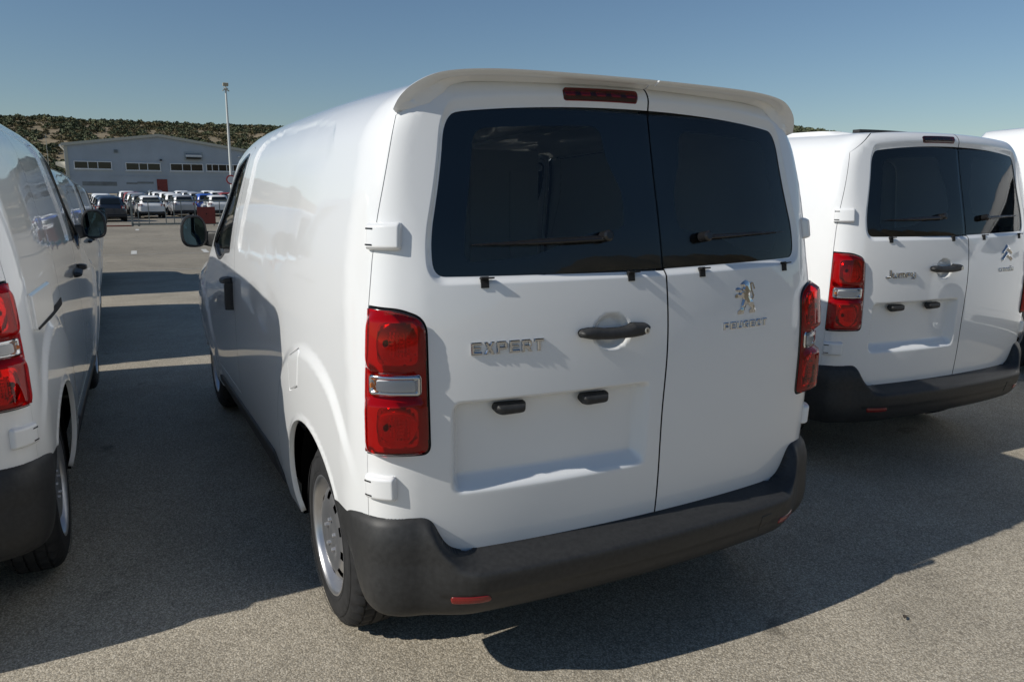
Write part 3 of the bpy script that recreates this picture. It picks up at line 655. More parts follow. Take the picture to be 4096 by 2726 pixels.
def side_disp(q):
    a = np.abs(q[..., 0]); y = a-U1+YB; z = q[..., 1]
    d = np.zeros(a.shape)
    for cy in (.714, FAY):
        r = np.hypot(y-cy+.005, z-.43); d += .013*sm((.635-r)/.055)*sm((1.25-z)/.1)
        d += .005*sm(1-(r-.352)/.025)*(z < 1.0)
    s = sdist(np.stack([a, z], -1), EMB); fade = sm((y-.62)/.55+.35*np.clip((z-1.74)/.06, 0, 1))*sm((y-.56)/.12)
    d -= .010*sm(s/.016)*fade
    d += .004*sm((z-1.245)/.02)*sm((1.30-z)/.03)*0
    return d*sm((a-1.0)/.16)

def build_van():
    global EMB
    EMB = rpoly(np.abs(yz([(.56,1.60),(.54,1.70),(.66,1.812),(1.0,1.848),(1.6,1.855),(1.94,1.825),(2.0,1.78),(2.08,1.55),(2.24,1.315),(2.19,1.285),(1.5,1.305),(.9,1.34),(.60,1.37)])), [.0,.05,.05,0,0,.03,.03,.1,.03,.02,0,.05,.03], 4)
    root = empty('panel_van')
    # ---------------- body shell
    Vb, Fb, Nb = [], [], []
    def addraw(r):
        k = sum(len(v) for v in Vb); Vb.append(r[0]); Nb.append(r[2]); Fb.extend(tuple(i+k for i in f) for f in r[1])
    FD = [(2.46,.47),(2.41,.787),(2.385,.934),(2.352,1.126),(2.33,1.285),(2.18,1.668),(2.13,1.80),(2.20,1.815),(2.45,1.775),(2.7,1.69),(2.95,1.57),(3.2,1.43),(3.42,1.29),(3.52,1.18),(3.56,.95),(3.52,.65),(3.44,.47)]
    FW = [(2.545,1.262),(2.285,1.62),(2.20,1.765),(2.235,1.780),(2.45,1.735),(2.7,1.648),(2.95,1.528),(3.2,1.388),(3.36,1.285),(3.38,1.255)]
    SD = [(1.17,.47),(2.41,.47),(2.365,.787),(2.34,.934),(2.31,1.126),(2.29,1.285),(2.14,1.668),(2.09,1.80),(1.14,1.835),(1.12,1.80)]
    def shrink(poly, d):   # offset an outline inward
        p = np.array(poly, float); n = len(p); s = 1 if area(p) > 0 else -1; out = []
        for i in range(n):
            e1 = p[i]-p[i-1]; e2 = p[(i+1) % n]-p[i]; e1 = e1/max(np.linalg.norm(e1),1e-9); e2 = e2/max(np.linalg.norm(e2),1e-9)
            nn = np.array([-(e1[1]+e2[1]), e1[0]+e2[0]]); L = max(np.linalg.norm(nn), .6); out.append(p[i]+s*nn/L*d*2/L if False else p[i]+s*nn/np.linalg.norm(nn)*d)
        return np.array(out)
    fuel = yz([(.80,1.035),(.775,1.028),(.80,.895),(.925,.852),(.945,.978)])
    for sg in (-1, 1):
        out = [(sg*a, v) for a, v in SHUT]+[(sg*.70,1.945),(sg*.62,1.972),(sg*.62,2.155),(sg*(U1-.001),2.155)]
        ys = np.linspace(.43, YF, 40); out += [(sg*float(uy(y)), float(zp(y)+RB*np.pi/2+.008)) for y in ys]
        zt = float(zp(YF)+RB*np.pi/2-.003)
        out += [(sg*(U3-.001), zt), (sg*(U3+.62), zt), (sg*(U3+.62), .45), (sg*float(uy(FAY+.40)), .45)]
        low = [(FAY+.40,.45),(FAY+.375,.45)]
        low = [(FAY+.375*math.cos(a), .415+.375*math.sin(a)) for a in np.linspace(0, math.pi, 22)]+[(FAY-.375,.30),(ARY+ARR+.004,.30)]
        low += [(ARY+ARR*math.cos(a), ARZ+ARR*math.sin(a)) for a in np.linspace(0, math.pi-.52, 22)]
        low = np.array(low); lowuv = np.stack([sg*uy(low[:, 0]), low[:, 1]], -1)
        out = np.concatenate([np.array(out), lowuv])
        fd = yz(FD, sg)
        hol = [shrink(fd, -.0025)]
        if sg < 0: hol.append(shrink(fuel, -.003))
        else: hol.append(shrink(rpoly(yz(SD, 1), .04, 4), -.0025))
        addraw(patch('', out, None, holes=hol, disp=side_disp, h=.055, rim=.02, eds=.03, raw=True, rimholes=True,
                     fine=[(lambda q: (np.abs(sdist(np.stack([np.abs(q[:, 0]), q[:, 1]], -1), EMB)-.008) < .018) | ((np.abs(np.hypot(np.abs(q[:, 0])-U1+YB-.709, q[:, 1]-.43)-.605) < .045) & (q[:, 1] < 1.12)) | ((np.hypot(np.abs(q[:, 0])-U1+YB-.709, q[:, 1]-.43) < .39) & (q[:, 1] < 1.0)), .013)]))
    xs = np.linspace(-.622, .622, 33); yr = M(np.clip(xs, -.62, .62), 1.972)[:, 1]
    roof = np.array([(x, y) for x, y in zip(xs, yr)]+[(x, 2.93+.10*(.622**2-x*x)) for x in xs[::-1]])
    addraw(patch('', roof, None, h=.06, rim=0, eds=.04, mapf=lambda u, v: roofmap(u, v), raw=True))
    bon = np.array([(-.622,3.80),(.622,3.80),(.622,4.31),(-.622,4.31)])
    addraw(patch('', bon, None, h=.06, rim=0, eds=.04, mapf=lambda u, v: roofmap(u, v), raw=True))
    mkmesh('body', np.concatenate(Vb), Fb, 'white_paint', root, N=np.concatenate(Nb))
    wsn = np.array([(x, 2.93+.10*(.622**2-x*x)+.004) for x in xs]+[(.622,3.798),(-.622,3.798)])
    patch('windscreen', wsn, 'cab_glass', root, h=.08, rim=0, mapf=lambda u, v: roofmap(u, v))
    # ---------------- dark floor, arches, cargo bay
    b = MB(); b.box((-.86,.36,.31), (.86,4.60,.34)); b.box((-.66,.10,.31), (.66,.36,.34)); b.tube([(-.8,.714,.343),(.8,.714,.343)], .05); b.tube([(-.35,.2,.27),(-.35,2.6,.28)], .04)
    b.box((-.66,.16,.34), (.66,.30,.60)); b.build('underbody', 'black_void', root)
    for sg in (-1, 1):
        for cy in (.708, FAY):
            b = MB(); n = 16; V = []; rr = .375
            for x in (.915 if cy < 1 else .84, .50):
                V += [(sg*x, cy+rr*math.cos(a), .40+rr*math.sin(a)) for a in (np.linspace(.12, math.pi+.3, n) if cy > 1 else np.linspace(-.3, math.pi-.2, n))]
            Fc = [(i, i+1, n+i+1, n+i) for i in range(n-1)]+[tuple(range(n, 2*n))]
            b.add(V, Fc); b.build('wheel_arch_liner', 'black_void', root)
    b = MB(); b.box((-.80,.20,.50), (.80,2.15,.53)); b.build('cargo_floor', 'bulkhead', root)
    b = MB(); b.box((-.80,2.15,.53), (.80,2.18,1.84), b=.004); 
    for k in range(6): b.box((-.70+k*.26,2.135,.62), (-.58+k*.26,2.149,1.72), b=.004)
    b.build('bulkhead', 'inner_panel', root)
    for sg in (-1, 1):
        b = MB(); b.box((min(sg*.26,sg*.74),2.45,.55), (max(sg*.26,sg*.74),2.95,.85), b=.05); b.box((min(sg*.28,sg*.72),2.38,.82), (max(sg*.28,sg*.72),2.52,1.42), b=.05); b.box((min(sg*.38,sg*.62),2.36,1.44), (max(sg*.38,sg*.62),2.46,1.62), b=.04)
        b.build('seat', 'seat_fabric', root)
    # ---------------- rear doors
    def gapline(sg, lo, hi, n=24):
        vs = np.linspace(lo, hi, n); return [(float(GAPX(v))+sg*.0032, float(v)) for v in vs]
    s_ = .0035
    left = [(-a+s_, v) for a, v in SHUT[::-1][:-1]]
    L = [(-.899+s_,1.862),(-.931+s_,1.628),(-.948+s_,1.519),(-.965+s_,1.392),(-.972+s_,1.270)]
    lampcut = [tuple(p) for p in LAMP]
    k0 = 0
    Lamp_in = [(-.9695,1.268)]+[tuple(p) for p in shrink(LAMP, -.003) if p[0] > -.965]+[(-.981,.829)]
    low = [(-.9785,.824),(-.9875,.627),(-.9875,.58),(-.775,.60),(-.765,.560),(-.735,.527),(-.66,.500),(.0575,.500)]
    low = [(-.9785,.824),(-.9875,.627),(-.9875,.58),(-.70,.49),(.0575,.49)]
    wl = [tuple(p) for p in WINL[:-len(_wv)]]; i0 = int(np.argmin([p[1] for p in wl]))        # window edge from lower right round to upper right
    wl = wl[::-1]
    outL = L+Lamp_in+low+gapline(-1, .50, 1.340)+wl+gapline(-1, 1.884, 1.966, 4)+[(-.62,1.966),(-.70,1.939)]
    outL = np.array(outL)
    fineL = lambda q: (np.abs(q[:, 0]-PLC[0]) < .40) & (q[:, 1] > .66) & (q[:, 1] < 1.02) | (np.hypot(q[:, 0]-CUP[0], q[:, 1]-CUP[1]) < .085)
    dl = patch('rear_door', outL, 'white_paint', root, disp=lambda q: door_disp(q, WINL), h=.03, fine=[(fineL, .009)], rim=.02, rimmat='black_matt', eds=.008, rings=np.concatenate([offs(resamp(WINL, .009), -k) for k in (.0012,.004,.008,.012,.016,.020,.025)]), clear=lambda q: pdist(q, WINL) < .028)
    tag(dl, 'left rear door with number plate recess, pull handle and lettering')
    R0 = [(.9875,.58),(.9875,.627),(.9785,.824)]; lampR = mir(LAMP)
    Lr = [(-p[0], p[1]) for p in Lamp_in[::-1]]; Lu = [(-p[0], p[1]) for p in L[::-1]]
    outR = np.array([(.0635,.49),(.70,.49)]+R0+Lr+Lu+[(.70,1.939),(.62,1.966)]+gapline(1, 1.966, 1.884, 4)+[tuple(p) for p in WINR[len(_wv):]][::-1]+gapline(1, 1.345, .50))
    dr = patch('rear_door', outR, 'white_paint', root, disp=lambda q: door_disp(q, WINR), h=.035, rim=.02, rimmat='black_matt', eds=.008, rings=np.concatenate([offs(resamp(WINR, .009), -k) for k in (.0012,.004,.008,.012,.016,.020,.025)]), clear=lambda q: pdist(q, WINR) < .028)
    tag(dr, 'narrow right rear door carrying the maker badge')
    # dark seal behind the door gaps
    b = MB(); V = []; vs = np.linspace(.48, 1.96, 20)
    for v in vs: V += [tuple(M(GAPX(v)-.02, v, -.028)), tuple(M(GAPX(v)+.02, v, -.028))]
    b.add(V, [(2*i, 2*i+1, 2*i+3, 2*i+2) for i in range(len(vs)-1)]); b.build('door_seal', 'black_matt', root)
    for sg in (-1, 1):
        b = MB(); V = []; vs = np.linspace(.56, 1.86, 20); us = np.interp(vs, [p[1] for p in SHUT], [p[0] for p in SHUT])
        for u, v in zip(us, vs): V += [tuple(M(sg*(u-.02), v, -.035)), tuple(M(sg*(u+.02), v, -.035))]
        b.add(V, [(2*i, 2*i+1, 2*i+3, 2*i+2) for i in range(len(vs)-1)]); b.build('door_seal', 'black_matt', root)
    for d, w, inn in ((dl, WINL, INL), (dr, WINR, INR)):
        wx = np.where((np.abs(w[:, 0]-.065) < .012)[:, None], w, shrink(w, -.004)); patch('window', wx, 'rear_glass', d, off=-.015, h=.06, rim=.004, eds=.012)
        patch('window_surround', wx, 'black_gloss', d, holes=[inn], off=-.021, h=.05, rim=0, eds=.012)
    # spoiler lip over each door
    T_ = np.arange(9.)
    Ex = [spl(T_, c) for c in ([0,.20,.40,.54,.645,.707,.752,.778,.790], [.098,.10,.108,.120,.138,.156,.174,.191,.206], [1.940,1.939,1.937,1.932,1.921,1.902,1.874,1.844,1.815])]
    Bu, Bv = spl(T_, [0,.2,.4,.53,.60,.655,.71,.80,.895]), spl(T_, [1.942,1.942,1.945,1.952,1.945,1.926,1.905,1.884,1.873])
    Tu, Tv = spl(T_, [0,.2,.4,.52,.60,.68,.75,.83,.90]), spl(T_, [2.15,2.15,2.15,2.15,2.12,2.04,1.97,1.915,1.868])
    def spoiler(t0, t1, parent):
        ts = np.linspace(t0, t1, 60); a = np.abs(ts); s = np.where(ts < 0, -1., 1.)
        E3 = np.stack([s*Ex[0](a), Ex[1](a), Ex[2](a)], -1); B3 = M(s*Bu(a), Bv(a), -.004); T3 = M(s*Tu(a), Tv(a), .003)
        w = np.clip((8-a)/1.2, 0, 1)[:, None]; z = np.array([0, 0, 1.]); yv = np.array([0, 1., 0])
        rows = [T3-z*.012*w, T3, T3*.7+E3*.3+z*.004*w, T3*.35+E3*.65+z*.005*w, T3*.1+E3*.9+z*.003*w, E3+yv*.006*w+z*.001, E3, E3+yv*.004*w-z*.006*w,
                E3*.85+B3*.15-z*.012*w+yv*.010*w, E3*.5+B3*.5+z*.002*w+yv*.010*w, E3*.2+B3*.8-z*.002, B3]
        V = np.concatenate(rows); n = len(ts); Fc = [(r*n+i, r*n+i+1, (r+1)*n+i+1, (r+1)*n+i) for r in range(len(rows)-1) for i in range(n-1)]
        endi = 0 if abs(t0) < 1 else n-1
        Fc.append(tuple(r*n+endi for r in range(len(rows))))
        o = mkmesh('spoiler', V, [f[::-1] for f in Fc], 'white_paint', parent); o.data.set_sharp_from_angle(angle=R(50)); return o
    spoiler(-8, .29, dl); spoiler(.325, 8, dr)
    # high brake light on the left door
    cap = rpoly([(-.262,1.921),(-.262,1.894),(.018,1.893),(.018,1.921)], .0134, 8)
    bl = pad('brake_light', cap, 'dark_red_lens', dl, .008, .006)
    b = MB()
    pad('lamp_housing', shrink(cap, .002), 'lamp_dark', bl, .001, .003, h=.008)
    for k in range(5):
        u = -.235+k*.0565; pad('light_segment', rpoly([(u-.020,1.914),(u-.020,1.901),(u+.020,1.901),(u+.020,1.914)], .006, 4), 'lamp_reflector', bl, .004, .005, base_=.0012, h=.004)
    # handle, lock
    hd = np.array([(-.283,1.165),(-.275,1.176),(-.245,1.180),(-.215,1.179),(-.187,1.1745),(-.133,1.1735),(-.104,1.177),(-.086,1.186),(-.03,1.181),(-.018,1.172),(-.026,1.150),(-.049,1.141),(-.086,1.138),(-.155,1.137),(-.229,1.141),(-.275,1.151)])
    ho = pad('door_handle', rpoly(hd, .006, 3), 'black_plastic', dl, .036, .014, base_=.006, h=.006)
    fr = frame(-.043, 1.160, .034); b = MB(); n = 18
    b.prism([(.0095*math.cos(2*math.pi*k/n), .0105*math.sin(2*math.pi*k/n)) for k in range(n)], fr, .004, inset=.001); b.build('lock', 'lock', ho)
    b = MB(); b.box((-.002,-.005,.004), (.002,.005,.0046), fr=fr); b.build('keyhole', 'black_matt', ho)
    # plate lamps
    for u0 in (-.500, -.208):
        pl = rpoly([(u0-.045,.967),(u0-.053,.950),(u0-.030,.926),(u0+.052,.928),(u0+.052,.966)], [.006,.01,.012,.018,.004], 4)
        pad('plate_lamp', pl, 'black_plastic', dl, .006, .016, base_=-.030, h=.007)
    # window clips
    for d, us in ((dl, (-.573, -.072)), (dr, (.225, .655))):
        for u in us:
            fr = frame(u, 1.343, 0); b = MB(); b.box((-.012,-.030,-.004), (.012,.003,.004)); b.box((-.014,-.004,-.004), (.026,.0005,.016)); V = b.V
            b.V = [tuple(fr @ Vector(p)) for p in V]; b.build('window_clip', 'black_matt', d)
    # wipers
    for d, pts, pv in ((dl, [(-.603,1.4350),(-.603,1.4390),(-.46,1.4465),(-.40,1.4515),(-.19,1.4575),(-.135,1.454),(-.140,1.442),(-.20,1.437),(-.40,1.432)], (-.158,1.452)),
                       (dr, [(.670,1.4525),(.670,1.4555),(.52,1.457),(.30,1.454),(.235,1.450),(.235,1.437),(.30,1.436),(.50,1.446)], (.245,1.443))):
        w = pad('wiper', rpoly(pts, .003, 2), 'black_gloss', d, .018, .009, base_=-.006, h=.007)
        fr = frame(*pv, -.012); b = MB(); n = 16
        b.prism([(.018*math.cos(2*math.pi*k/n), .018*math.sin(2*math.pi*k/n)) for k in range(n)], fr, .040, inset=.006); b.build('wiper_pivot', 'black_gloss', w, smooth=True, angle=40)
    # hinges, tail lamps, both sides
    lift = lambda q: 0*q[..., 0]
    for sg, d in ((-1, dl), (1, dr)):
        for (v0, v1, u0) in ((1.421,1.504,.853), (.690,.772,.874)):
            poly = rpoly([(-.986,v1-.004),(-.986,v0+.002),(-u0,v0+.003),(-u0,v1)], [.008,.008,.014,.014], 4)
            hg = pad('hinge', poly if sg < 0 else mir(poly), 'white_paint', d, .021, .013, base_=-.003, h=.007)
            for vv in (v0+.018, v1-.020):
                b = MB(); fr = frame(sg*.966, vv, .0195); b.box((-.013,-.0022,-.003), (.013,.0022,.0022), fr=fr); b.build('hinge_slot', 'black_gloss', hg)
        lp = LAMP if sg < 0 else mir(LAMP)
        up = lambda q: srect(np.stack([np.abs(q[..., 0]), q[..., 1]], -1), .875, 1.166, .093, .082, .045, .030)
        lw = lambda q: srect(np.stack([np.abs(q[..., 0]), q[..., 1]], -1), .878, .922, .098, .082, .04, .030)
        wrap = lambda q: sm((.992-np.abs(q[..., 0]))/.05)
        seg = lambda q: .007+.005*sm((np.abs(q[..., 0])-.77)/.1)+.027*(.42+.58*sm((np.abs(q[..., 0])-.77)/.13))*np.maximum(up(q), lw(q))*wrap(q)
        rev = rpoly([(-.958,1.076),(-.958,1.012),(-.790,1.012),(-.790,1.076)], .016, 5); rev = rev if sg < 0 else mir(rev)
        tl = patch('tail_light', shrink(lp, .004), 'red_lens', root, holes=[rev], disp=lambda q: seg(q)*prof(pdist(q, lp)/.012)+.001, h=.011, rim=.01, eds=.009)
        pad('lamp_bezel', lp, 'black_gloss', tl, .004, .006, base_=-.01, h=.03)
        # inside of the lamp: housing with two bowls
        bowl = lambda q: -.012*0+.010*np.maximum(srect(np.stack([np.abs(q[..., 0]), q[..., 1]], -1), .862, 1.160, .074, .066, .03, .014), srect(np.stack([np.abs(q[..., 0]), q[..., 1]], -1), .866, .918, .080, .066, .03, .014))
        pad('lamp_housing', shrink(lp, .006), 'lamp_back', tl, .006, .004, base_=0, h=.012)
        for cv, cu in ((1.163,.866), (.920,.868)):
            rp = rpoly([(-cu-.062,cv+.060),(-cu-.062,cv-.060),(-cu+.066,cv-.060),(-cu+.066,cv+.060)], .026, 5); rp = rp if sg < 0 else mir(rp)
            rib = lambda q, cu=cu, cv=cv: .010*prof((.066-np.hypot((np.abs(q[..., 0])-cu)*1.0, (q[..., 1]-cv)))/.05)+.0022*np.sin((np.abs(q[..., 0])-cu)*620)*(np.abs(np.abs(q[..., 0])-cu+.010) < .030)*(np.abs(q[..., 1]-cv) < .034)
            rf = patch('reflector', rp, 'lamp_reflector', tl, disp=rib, off=.008, h=.0055, rim=.006, eds=.007)
            fr = frame(sg*(cu+.028), cv+.004, .016); b = MB(); n = 12
            b.prism([(.008*math.cos(2*math.pi*k/n), .010*math.sin(2*math.pi*k/n)) for k in range(n)], fr, .012, inset=.003); b.build('bulb', 'lamp_dark', rf)
        rl = patch('reversing_lamp', shrink(rev, .001), 'clear_lens', tl, disp=lambda q: .010+.014*prof(pdist(q, rev)/.014), h=.008, rim=.006, eds=.007)
        pad('lamp_frame', rev, 'lamp_chrome', rl, .016, .010, base_=.006, h=.006, extra=lambda q: -.010*sm((pdist(q, rev)-.010)/.012))
        iv = rpoly([(-.930,1.060),(-.930,1.026),(-.810,1.026),(-.810,1.060)], .01, 4); iv = iv if sg < 0 else mir(iv)
        pad('diffuser', iv, 'inner_panel', rl, .014, .004, base_=.006, h=.012)
        fr = frame(sg*.94, 1.044, .016); b = MB(); b.box((-.006,-.006,0), (.006,.006,.004), fr=fr); b.build('bulb', 'amber', rl)
    # ---------------- rear bumper
    TOP = [(.0,.510),(.60,.510),(.655,.511),(.692,.522),(.718,.543),(.738,.574),(.752,.602),(.768,.624),(.792,.635),(.83,.637),(.95,.634),(1.05,.628),(1.28,.622)]
    TOP = rpoly([(0,.3)]+TOP+[(1.28,.3)], .03, 3); TOP = [tuple(p) for p in TOP if p[1] > .45 and .0 < p[0] < 1.279]+[(1.28,.622)]
    TOP = [(0.001,.510)]+[p for p in TOP if p[0] > .02]
    topl = [(-a, z) for a, z in TOP[::-1]]+[(a, z) for a, z in TOP]
    frontR = [(1.28,.612),(1.236,.55),(1.206,.47),(1.184,.40),(1.168,.34),(1.145,.29)]
    outB = np.array(topl+frontR[1:]+[(1.05,.281),(.9,.280),(.6,.280),(.3,.280),(-.3,.280),(-.6,.280),(-.9,.280),(-1.05,.281)]+[(-a, z) for a, z in frontR[:0:-1]])
    outB = outB[::-1]
    fc = spl([.280,.296,.325,.365,.42,.455,.470,.478,.485,.492,.500,.506,.512], [-.040,.008,.056,.088,.107,.113,.112,.104,.084,.056,.026,.006,-.006])
    fk = spl([.280,.302,.345,.42,.50,.58,.615,.65], [-.065,-.015,.030,.048,.045,.034,.020,.006])
    fs = spl([.280,.305,.35,.42,.53,.61,.65], [-.085,-.055,-.032,-.010,.011,.009,.004])
    topP = np.array(topl)
    def bdisp(q):
        a = np.abs(q[..., 0]); z = q[..., 1]; wc = sm((.82-a)/.20); ws = sm((a-.92)/.28)
        dt = pdist(q, topP, closed=False)
        side = fk(z)*(1-ws)+fs(z)*ws
        kk = sm((a-.60)/.12); c = fc(z)*(1-kk)+fc(np.minimum(z, .455))*.97*kk
        o = c*wc+side*(1-wc)
        return -.006+(o+.006)*(prof(dt/.026)*sm((a-.60)/.10)+1-sm((a-.60)/.10))-.0022*np.exp(-((z-.395)/.004)**2)*(a < .75)
    bu = patch('rear_bumper', outB, 'black_plastic', root, disp=bdisp, h=.016, rim=.02, eds=.010, mapf=bmap, rings=np.concatenate([offs(resamp(outB, .012), k) for k in (.002,.005,.009,.013,.018,.024,.031,.039,.047)]), clear=lambda q: (pdist(q, topP, False) < .05))
    for sg in (-1, 1):
        rp = rpoly([(-.716,.400),(-.712,.372),(-.602,.374),(-.596,.386),(-.606,.401)], .010, 4); rp = rp if sg < 0 else mir(rp)
        pad('bumper_reflector', rp, 'red_reflector', bu, .004, .005, base_=-.004, h=.006, lift=bdisp, mapf=bmap)
    tc = rpoly([(.485,.440),(.485,.372),(.545,.372),(.545,.440)], .008, 3)
    pad('towing_eye_cover', tc, 'black_plastic', bu, .0025, .004, base_=-.002, h=.006, lift=bdisp, mapf=bmap)
    # ---------------- doors of the cab, sliding door, fuel flap, sill trims
    for sg in (-1, 1):
        fd = yz(FD, sg); fw = rpoly(yz(FW, sg), [.02,.1,.02,.02,.1,.1,.1,.1,.02,.02], 4)
        dd = patch('front_door', shrink(fd, .0015), 'white_paint', root, holes=[fw], disp=side_disp, h=.06, rim=.02, rimmat='black_matt', eds=.03)
        patch('window', shrink(fw, -.003), 'cab_glass', dd, off=-.012, h=.08, rim=0, eds=.03)
        patch('window_seal', shrink(fw, -.004), 'black_gloss', dd, holes=[shrink(fw, .016)], off=.002, h=.05, rim=.014, eds=.03, rimholes=True)
        hp = rpoly(yz([(2.43,1.132),(2.43,1.094),(2.60,1.080),(2.63,1.098),(2.61,1.122)], sg), .008, 3)
        pad('door_handle', hp if sg < 0 else hp, 'black_plastic', dd, .048, .014, base_=.004, h=.009)
        if sg < 0:
            pr = yz([(2.415,1.105),(2.415,.955),(2.462,.952),(2.462,1.102)], sg); pad('edge_protector', pr, 'black_plastic', dd, .042, .004, base_=.0, h=.02)
        # mirror
        mo = empty('side_mirror'); mo.parent = root
        def egg(cx, cz, w, hh, y, k=28, p=3.0):
            o = []
            for i in range(k):
                a = 2*math.pi*i/k; ca, sa = math.cos(a), math.sin(a)
                x = np.sign(ca)*abs(ca)**(2/p)*w*(1-.16*max(0, sa)); z = np.sign(sa)*abs(sa)**(2/p)*hh
                o.append((sg*(cx+x), y, cz+z))
            return o
        b = MB(); rings = [egg(1.022,1.330,.066,.090,3.612),egg(1.022,1.330,.072,.097,3.604),egg(1.022,1.330,.082,.106,3.608),egg(1.022,1.330,.084,.108,3.635),egg(1.018,1.330,.078,.100,3.69),egg(1.010,1.325,.058,.074,3.735),egg(1.0,1.32,.02,.03,3.75)]
        k = 28; V = sum(rings, []); Fc = [(r*k+i, r*k+(i+1) % k, (r+1)*k+(i+1) % k, (r+1)*k+i) for r in range(len(rings)-1) for i in range(k)]
        b.add(V, Fc if sg > 0 else [f[::-1] for f in Fc])
        V = []
        for (x, y, z, hy, hz) in ((.985,3.665,1.285,.026,.046),(.945,3.64,1.280,.030,.050),(.90,3.60,1.275,.040,.056),(.865,3.55,1.272,.055,.060)):
            V += [(sg*x, y+hy*math.cos(t)*(abs(math.cos(t))+.01)**-.55, z+hz*math.sin(t)*(abs(math.sin(t))+.01)**-.55) for t in np.linspace(0, 2*math.pi, 17)[:-1]]
        Fc = [(r*16+i, r*16+(i+1) % 16, (r+1)*16+(i+1) % 16, (r+1)*16+i) for r in range(3) for i in range(16)]; b.add(V, Fc if sg < 0 else [f[::-1] for f in Fc])
        b.build('housing', 'black_plastic', mo, smooth=True, angle=50)
        b = MB(); V = egg(1.022,1.330,.068,.092,3.611); b.add(V, [tuple(range(28)) if sg < 0 else tuple(range(27,-1,-1))]); b.build('mirror_glass', 'mirror', mo)
        # black trim along the sill
        st = yz([(1.34,.31),(1.53,.425),(2.65,.405),(3.42,.39),(3.50,.31)], sg)
        pad('sill_trim', rpoly(st, .02, 3), 'black_plastic', root, .014, .02, base_=-.004, h=.03)
    pad('fuel_flap', shrink(fuel, .002), 'white_paint', root, .001, .006, base_=-.004, h=.02, lift=side_disp)
    sd = patch('sliding_door', shrink(rpoly(yz(SD, 1), .04, 4), .0015), 'white_paint', root, disp=side_disp, h=.06, rim=.02, rimmat='black_matt', eds=.03, fine=[(lambda q: np.abs(sdist(np.abs(q), EMB)-.008) < .018, .013)])
    hp = rpoly(yz([(2.20,1.128),(2.20,1.098),(2.06,1.085),(2.04,1.100),(2.06,1.118)], 1), .008, 3); pad('door_handle', hp, 'black_plastic', sd, .045, .014, base_=.004, h=.009)
    rl_ = rpoly(yz([(.40,1.085),(.40,1.055),(1.15,1.055),(1.15,1.085)], 1), .004, 2)
    ra = patch('door_rail', rl_, 'black_matt', root, off=.0035, disp=side_disp, h=.04, rim=.004)
    cp = rpoly(yz([(.27,1.20),(.27,1.068),(.72,1.074),(.76,1.10),(.76,1.20)], 1), .01, 3); pad('rail_cover', cp, 'white_paint', ra, .014, .010, base_=-.002, h=.012, lift=side_disp)
    # ---------------- wheels
    tyre_p = [(-.010,.215),(.004,.222),(.006,.245),(.004,.275),(-.004,.305),(-.016,.326),(-.030,.336),(-.040,.3395),(-.0405,.333),(-.047,.333),(-.0475,.341),(-.080,.3425),(-.0805,.334),(-.088,.334),(-.0885,.343),(-.118,.343),(-.1185,.334),(-.126,.334),(-.1265,.3425),(-.160,.3405),(-.1605,.333),(-.167,.333),(-.1675,.339),(-.18,.334),(-.20,.31),(-.208,.26),(-.19,.21)]
    def wheel(sg, cy, name='wheel'):
        w = empty('wheel', (sg*.902, cy, .343)); w.parent = root
        n = 120; V = []; m = len(tyre_p)
        for k in range(n):
            a = 2*math.pi*k/n; cutk = (k % 3 == 0)
            for j, (h_, r_) in enumerate(tyre_p):
                rr = r_
                if cutk and (5 <= j <= 7 or 21 <= j <= 23): rr -= .011
                if (k % 3 == 1) and (10 <= j <= 11 or 18 <= j <= 19): rr -= .007
                V.append((sg*h_, rr*math.cos(a), rr*math.sin(a)))
        Fc = []
        for k in range(n):
            for j in range(m-1):
                f = (k*m+j, k*m+j+1, ((k+1) % n)*m+j+1, ((k+1) % n)*m+j); Fc.append(f if sg > 0 else f[::-1])
        ty = mkmesh('tyre', V, Fc, 'rubber', w); ty.data.set_sharp_from_angle(angle=R(35))
        b = MB(); b.lathe([(.006,.238),(.007,.2375),(.006,.236)], 64, sgn=sg); b.lathe([(.0045,.293),(.006,.2915),(.0045,.290)], 64, sgn=sg); b.build('sidewall_ring', 'rubber', ty, smooth=True)
        # pressed steel disc with vents
        rp = [(.002,.2215),(.004,.218),(.000,.211),(-.012,.206),(-.030,.201),(-.046,.195),(-.044,.187),(-.036,.179),(-.026,.169),(-.016,.154),(-.009,.134),(-.006,.108),(-.007,.082),(-.011,.064),(-.015,.050),(-.013,.041),(-.011,.035),(-.011,.0)]
        n = 80; b = MB(); V = []; m = len(rp)
        for k in range(n):
            a = 2*math.pi*k/n
            for (h_, r_) in rp: V.append((sg*h_, r_*math.cos(a), r_*math.sin(a)))
        Fc = []
        for k in range(n):
            hole = (k % 8) in (1, 2, 3)
            for j in range(m-1):
                if hole and 7 <= j <= 9: continue
                f = (k*m+j, k*m+j+1, ((k+1) % n)*m+j+1, ((k+1) % n)*m+j); Fc.append(f if sg > 0 else f[::-1])
        b.add(V, Fc); rim = b.build('rim', 'steel_wheel', w, smooth=True, angle=60)
        b = MB(); b.lathe([(-.075,.19),(-.075,.0)], 24, sgn=sg); b.lathe([(-.06,.205),(-.17,.205)], 40, sgn=sg); b.build('brake_drum', 'black_void', w)
        for k in range(5):
            a = 2*math.pi*k/5+.3; b = MB(); b.lathe([(-.020,.008),(-.002,.008),(.0,.005),(.0,0)], 6, c=(0, .057*math.cos(a), .057*math.sin(a)), sgn=sg); b.build('wheel_nut', 'steel_wheel', rim)
        return w
    for sg in (-1, 1):
        for cy in (.714, FAY): wheel(sg, cy)
    return root, dl, dr
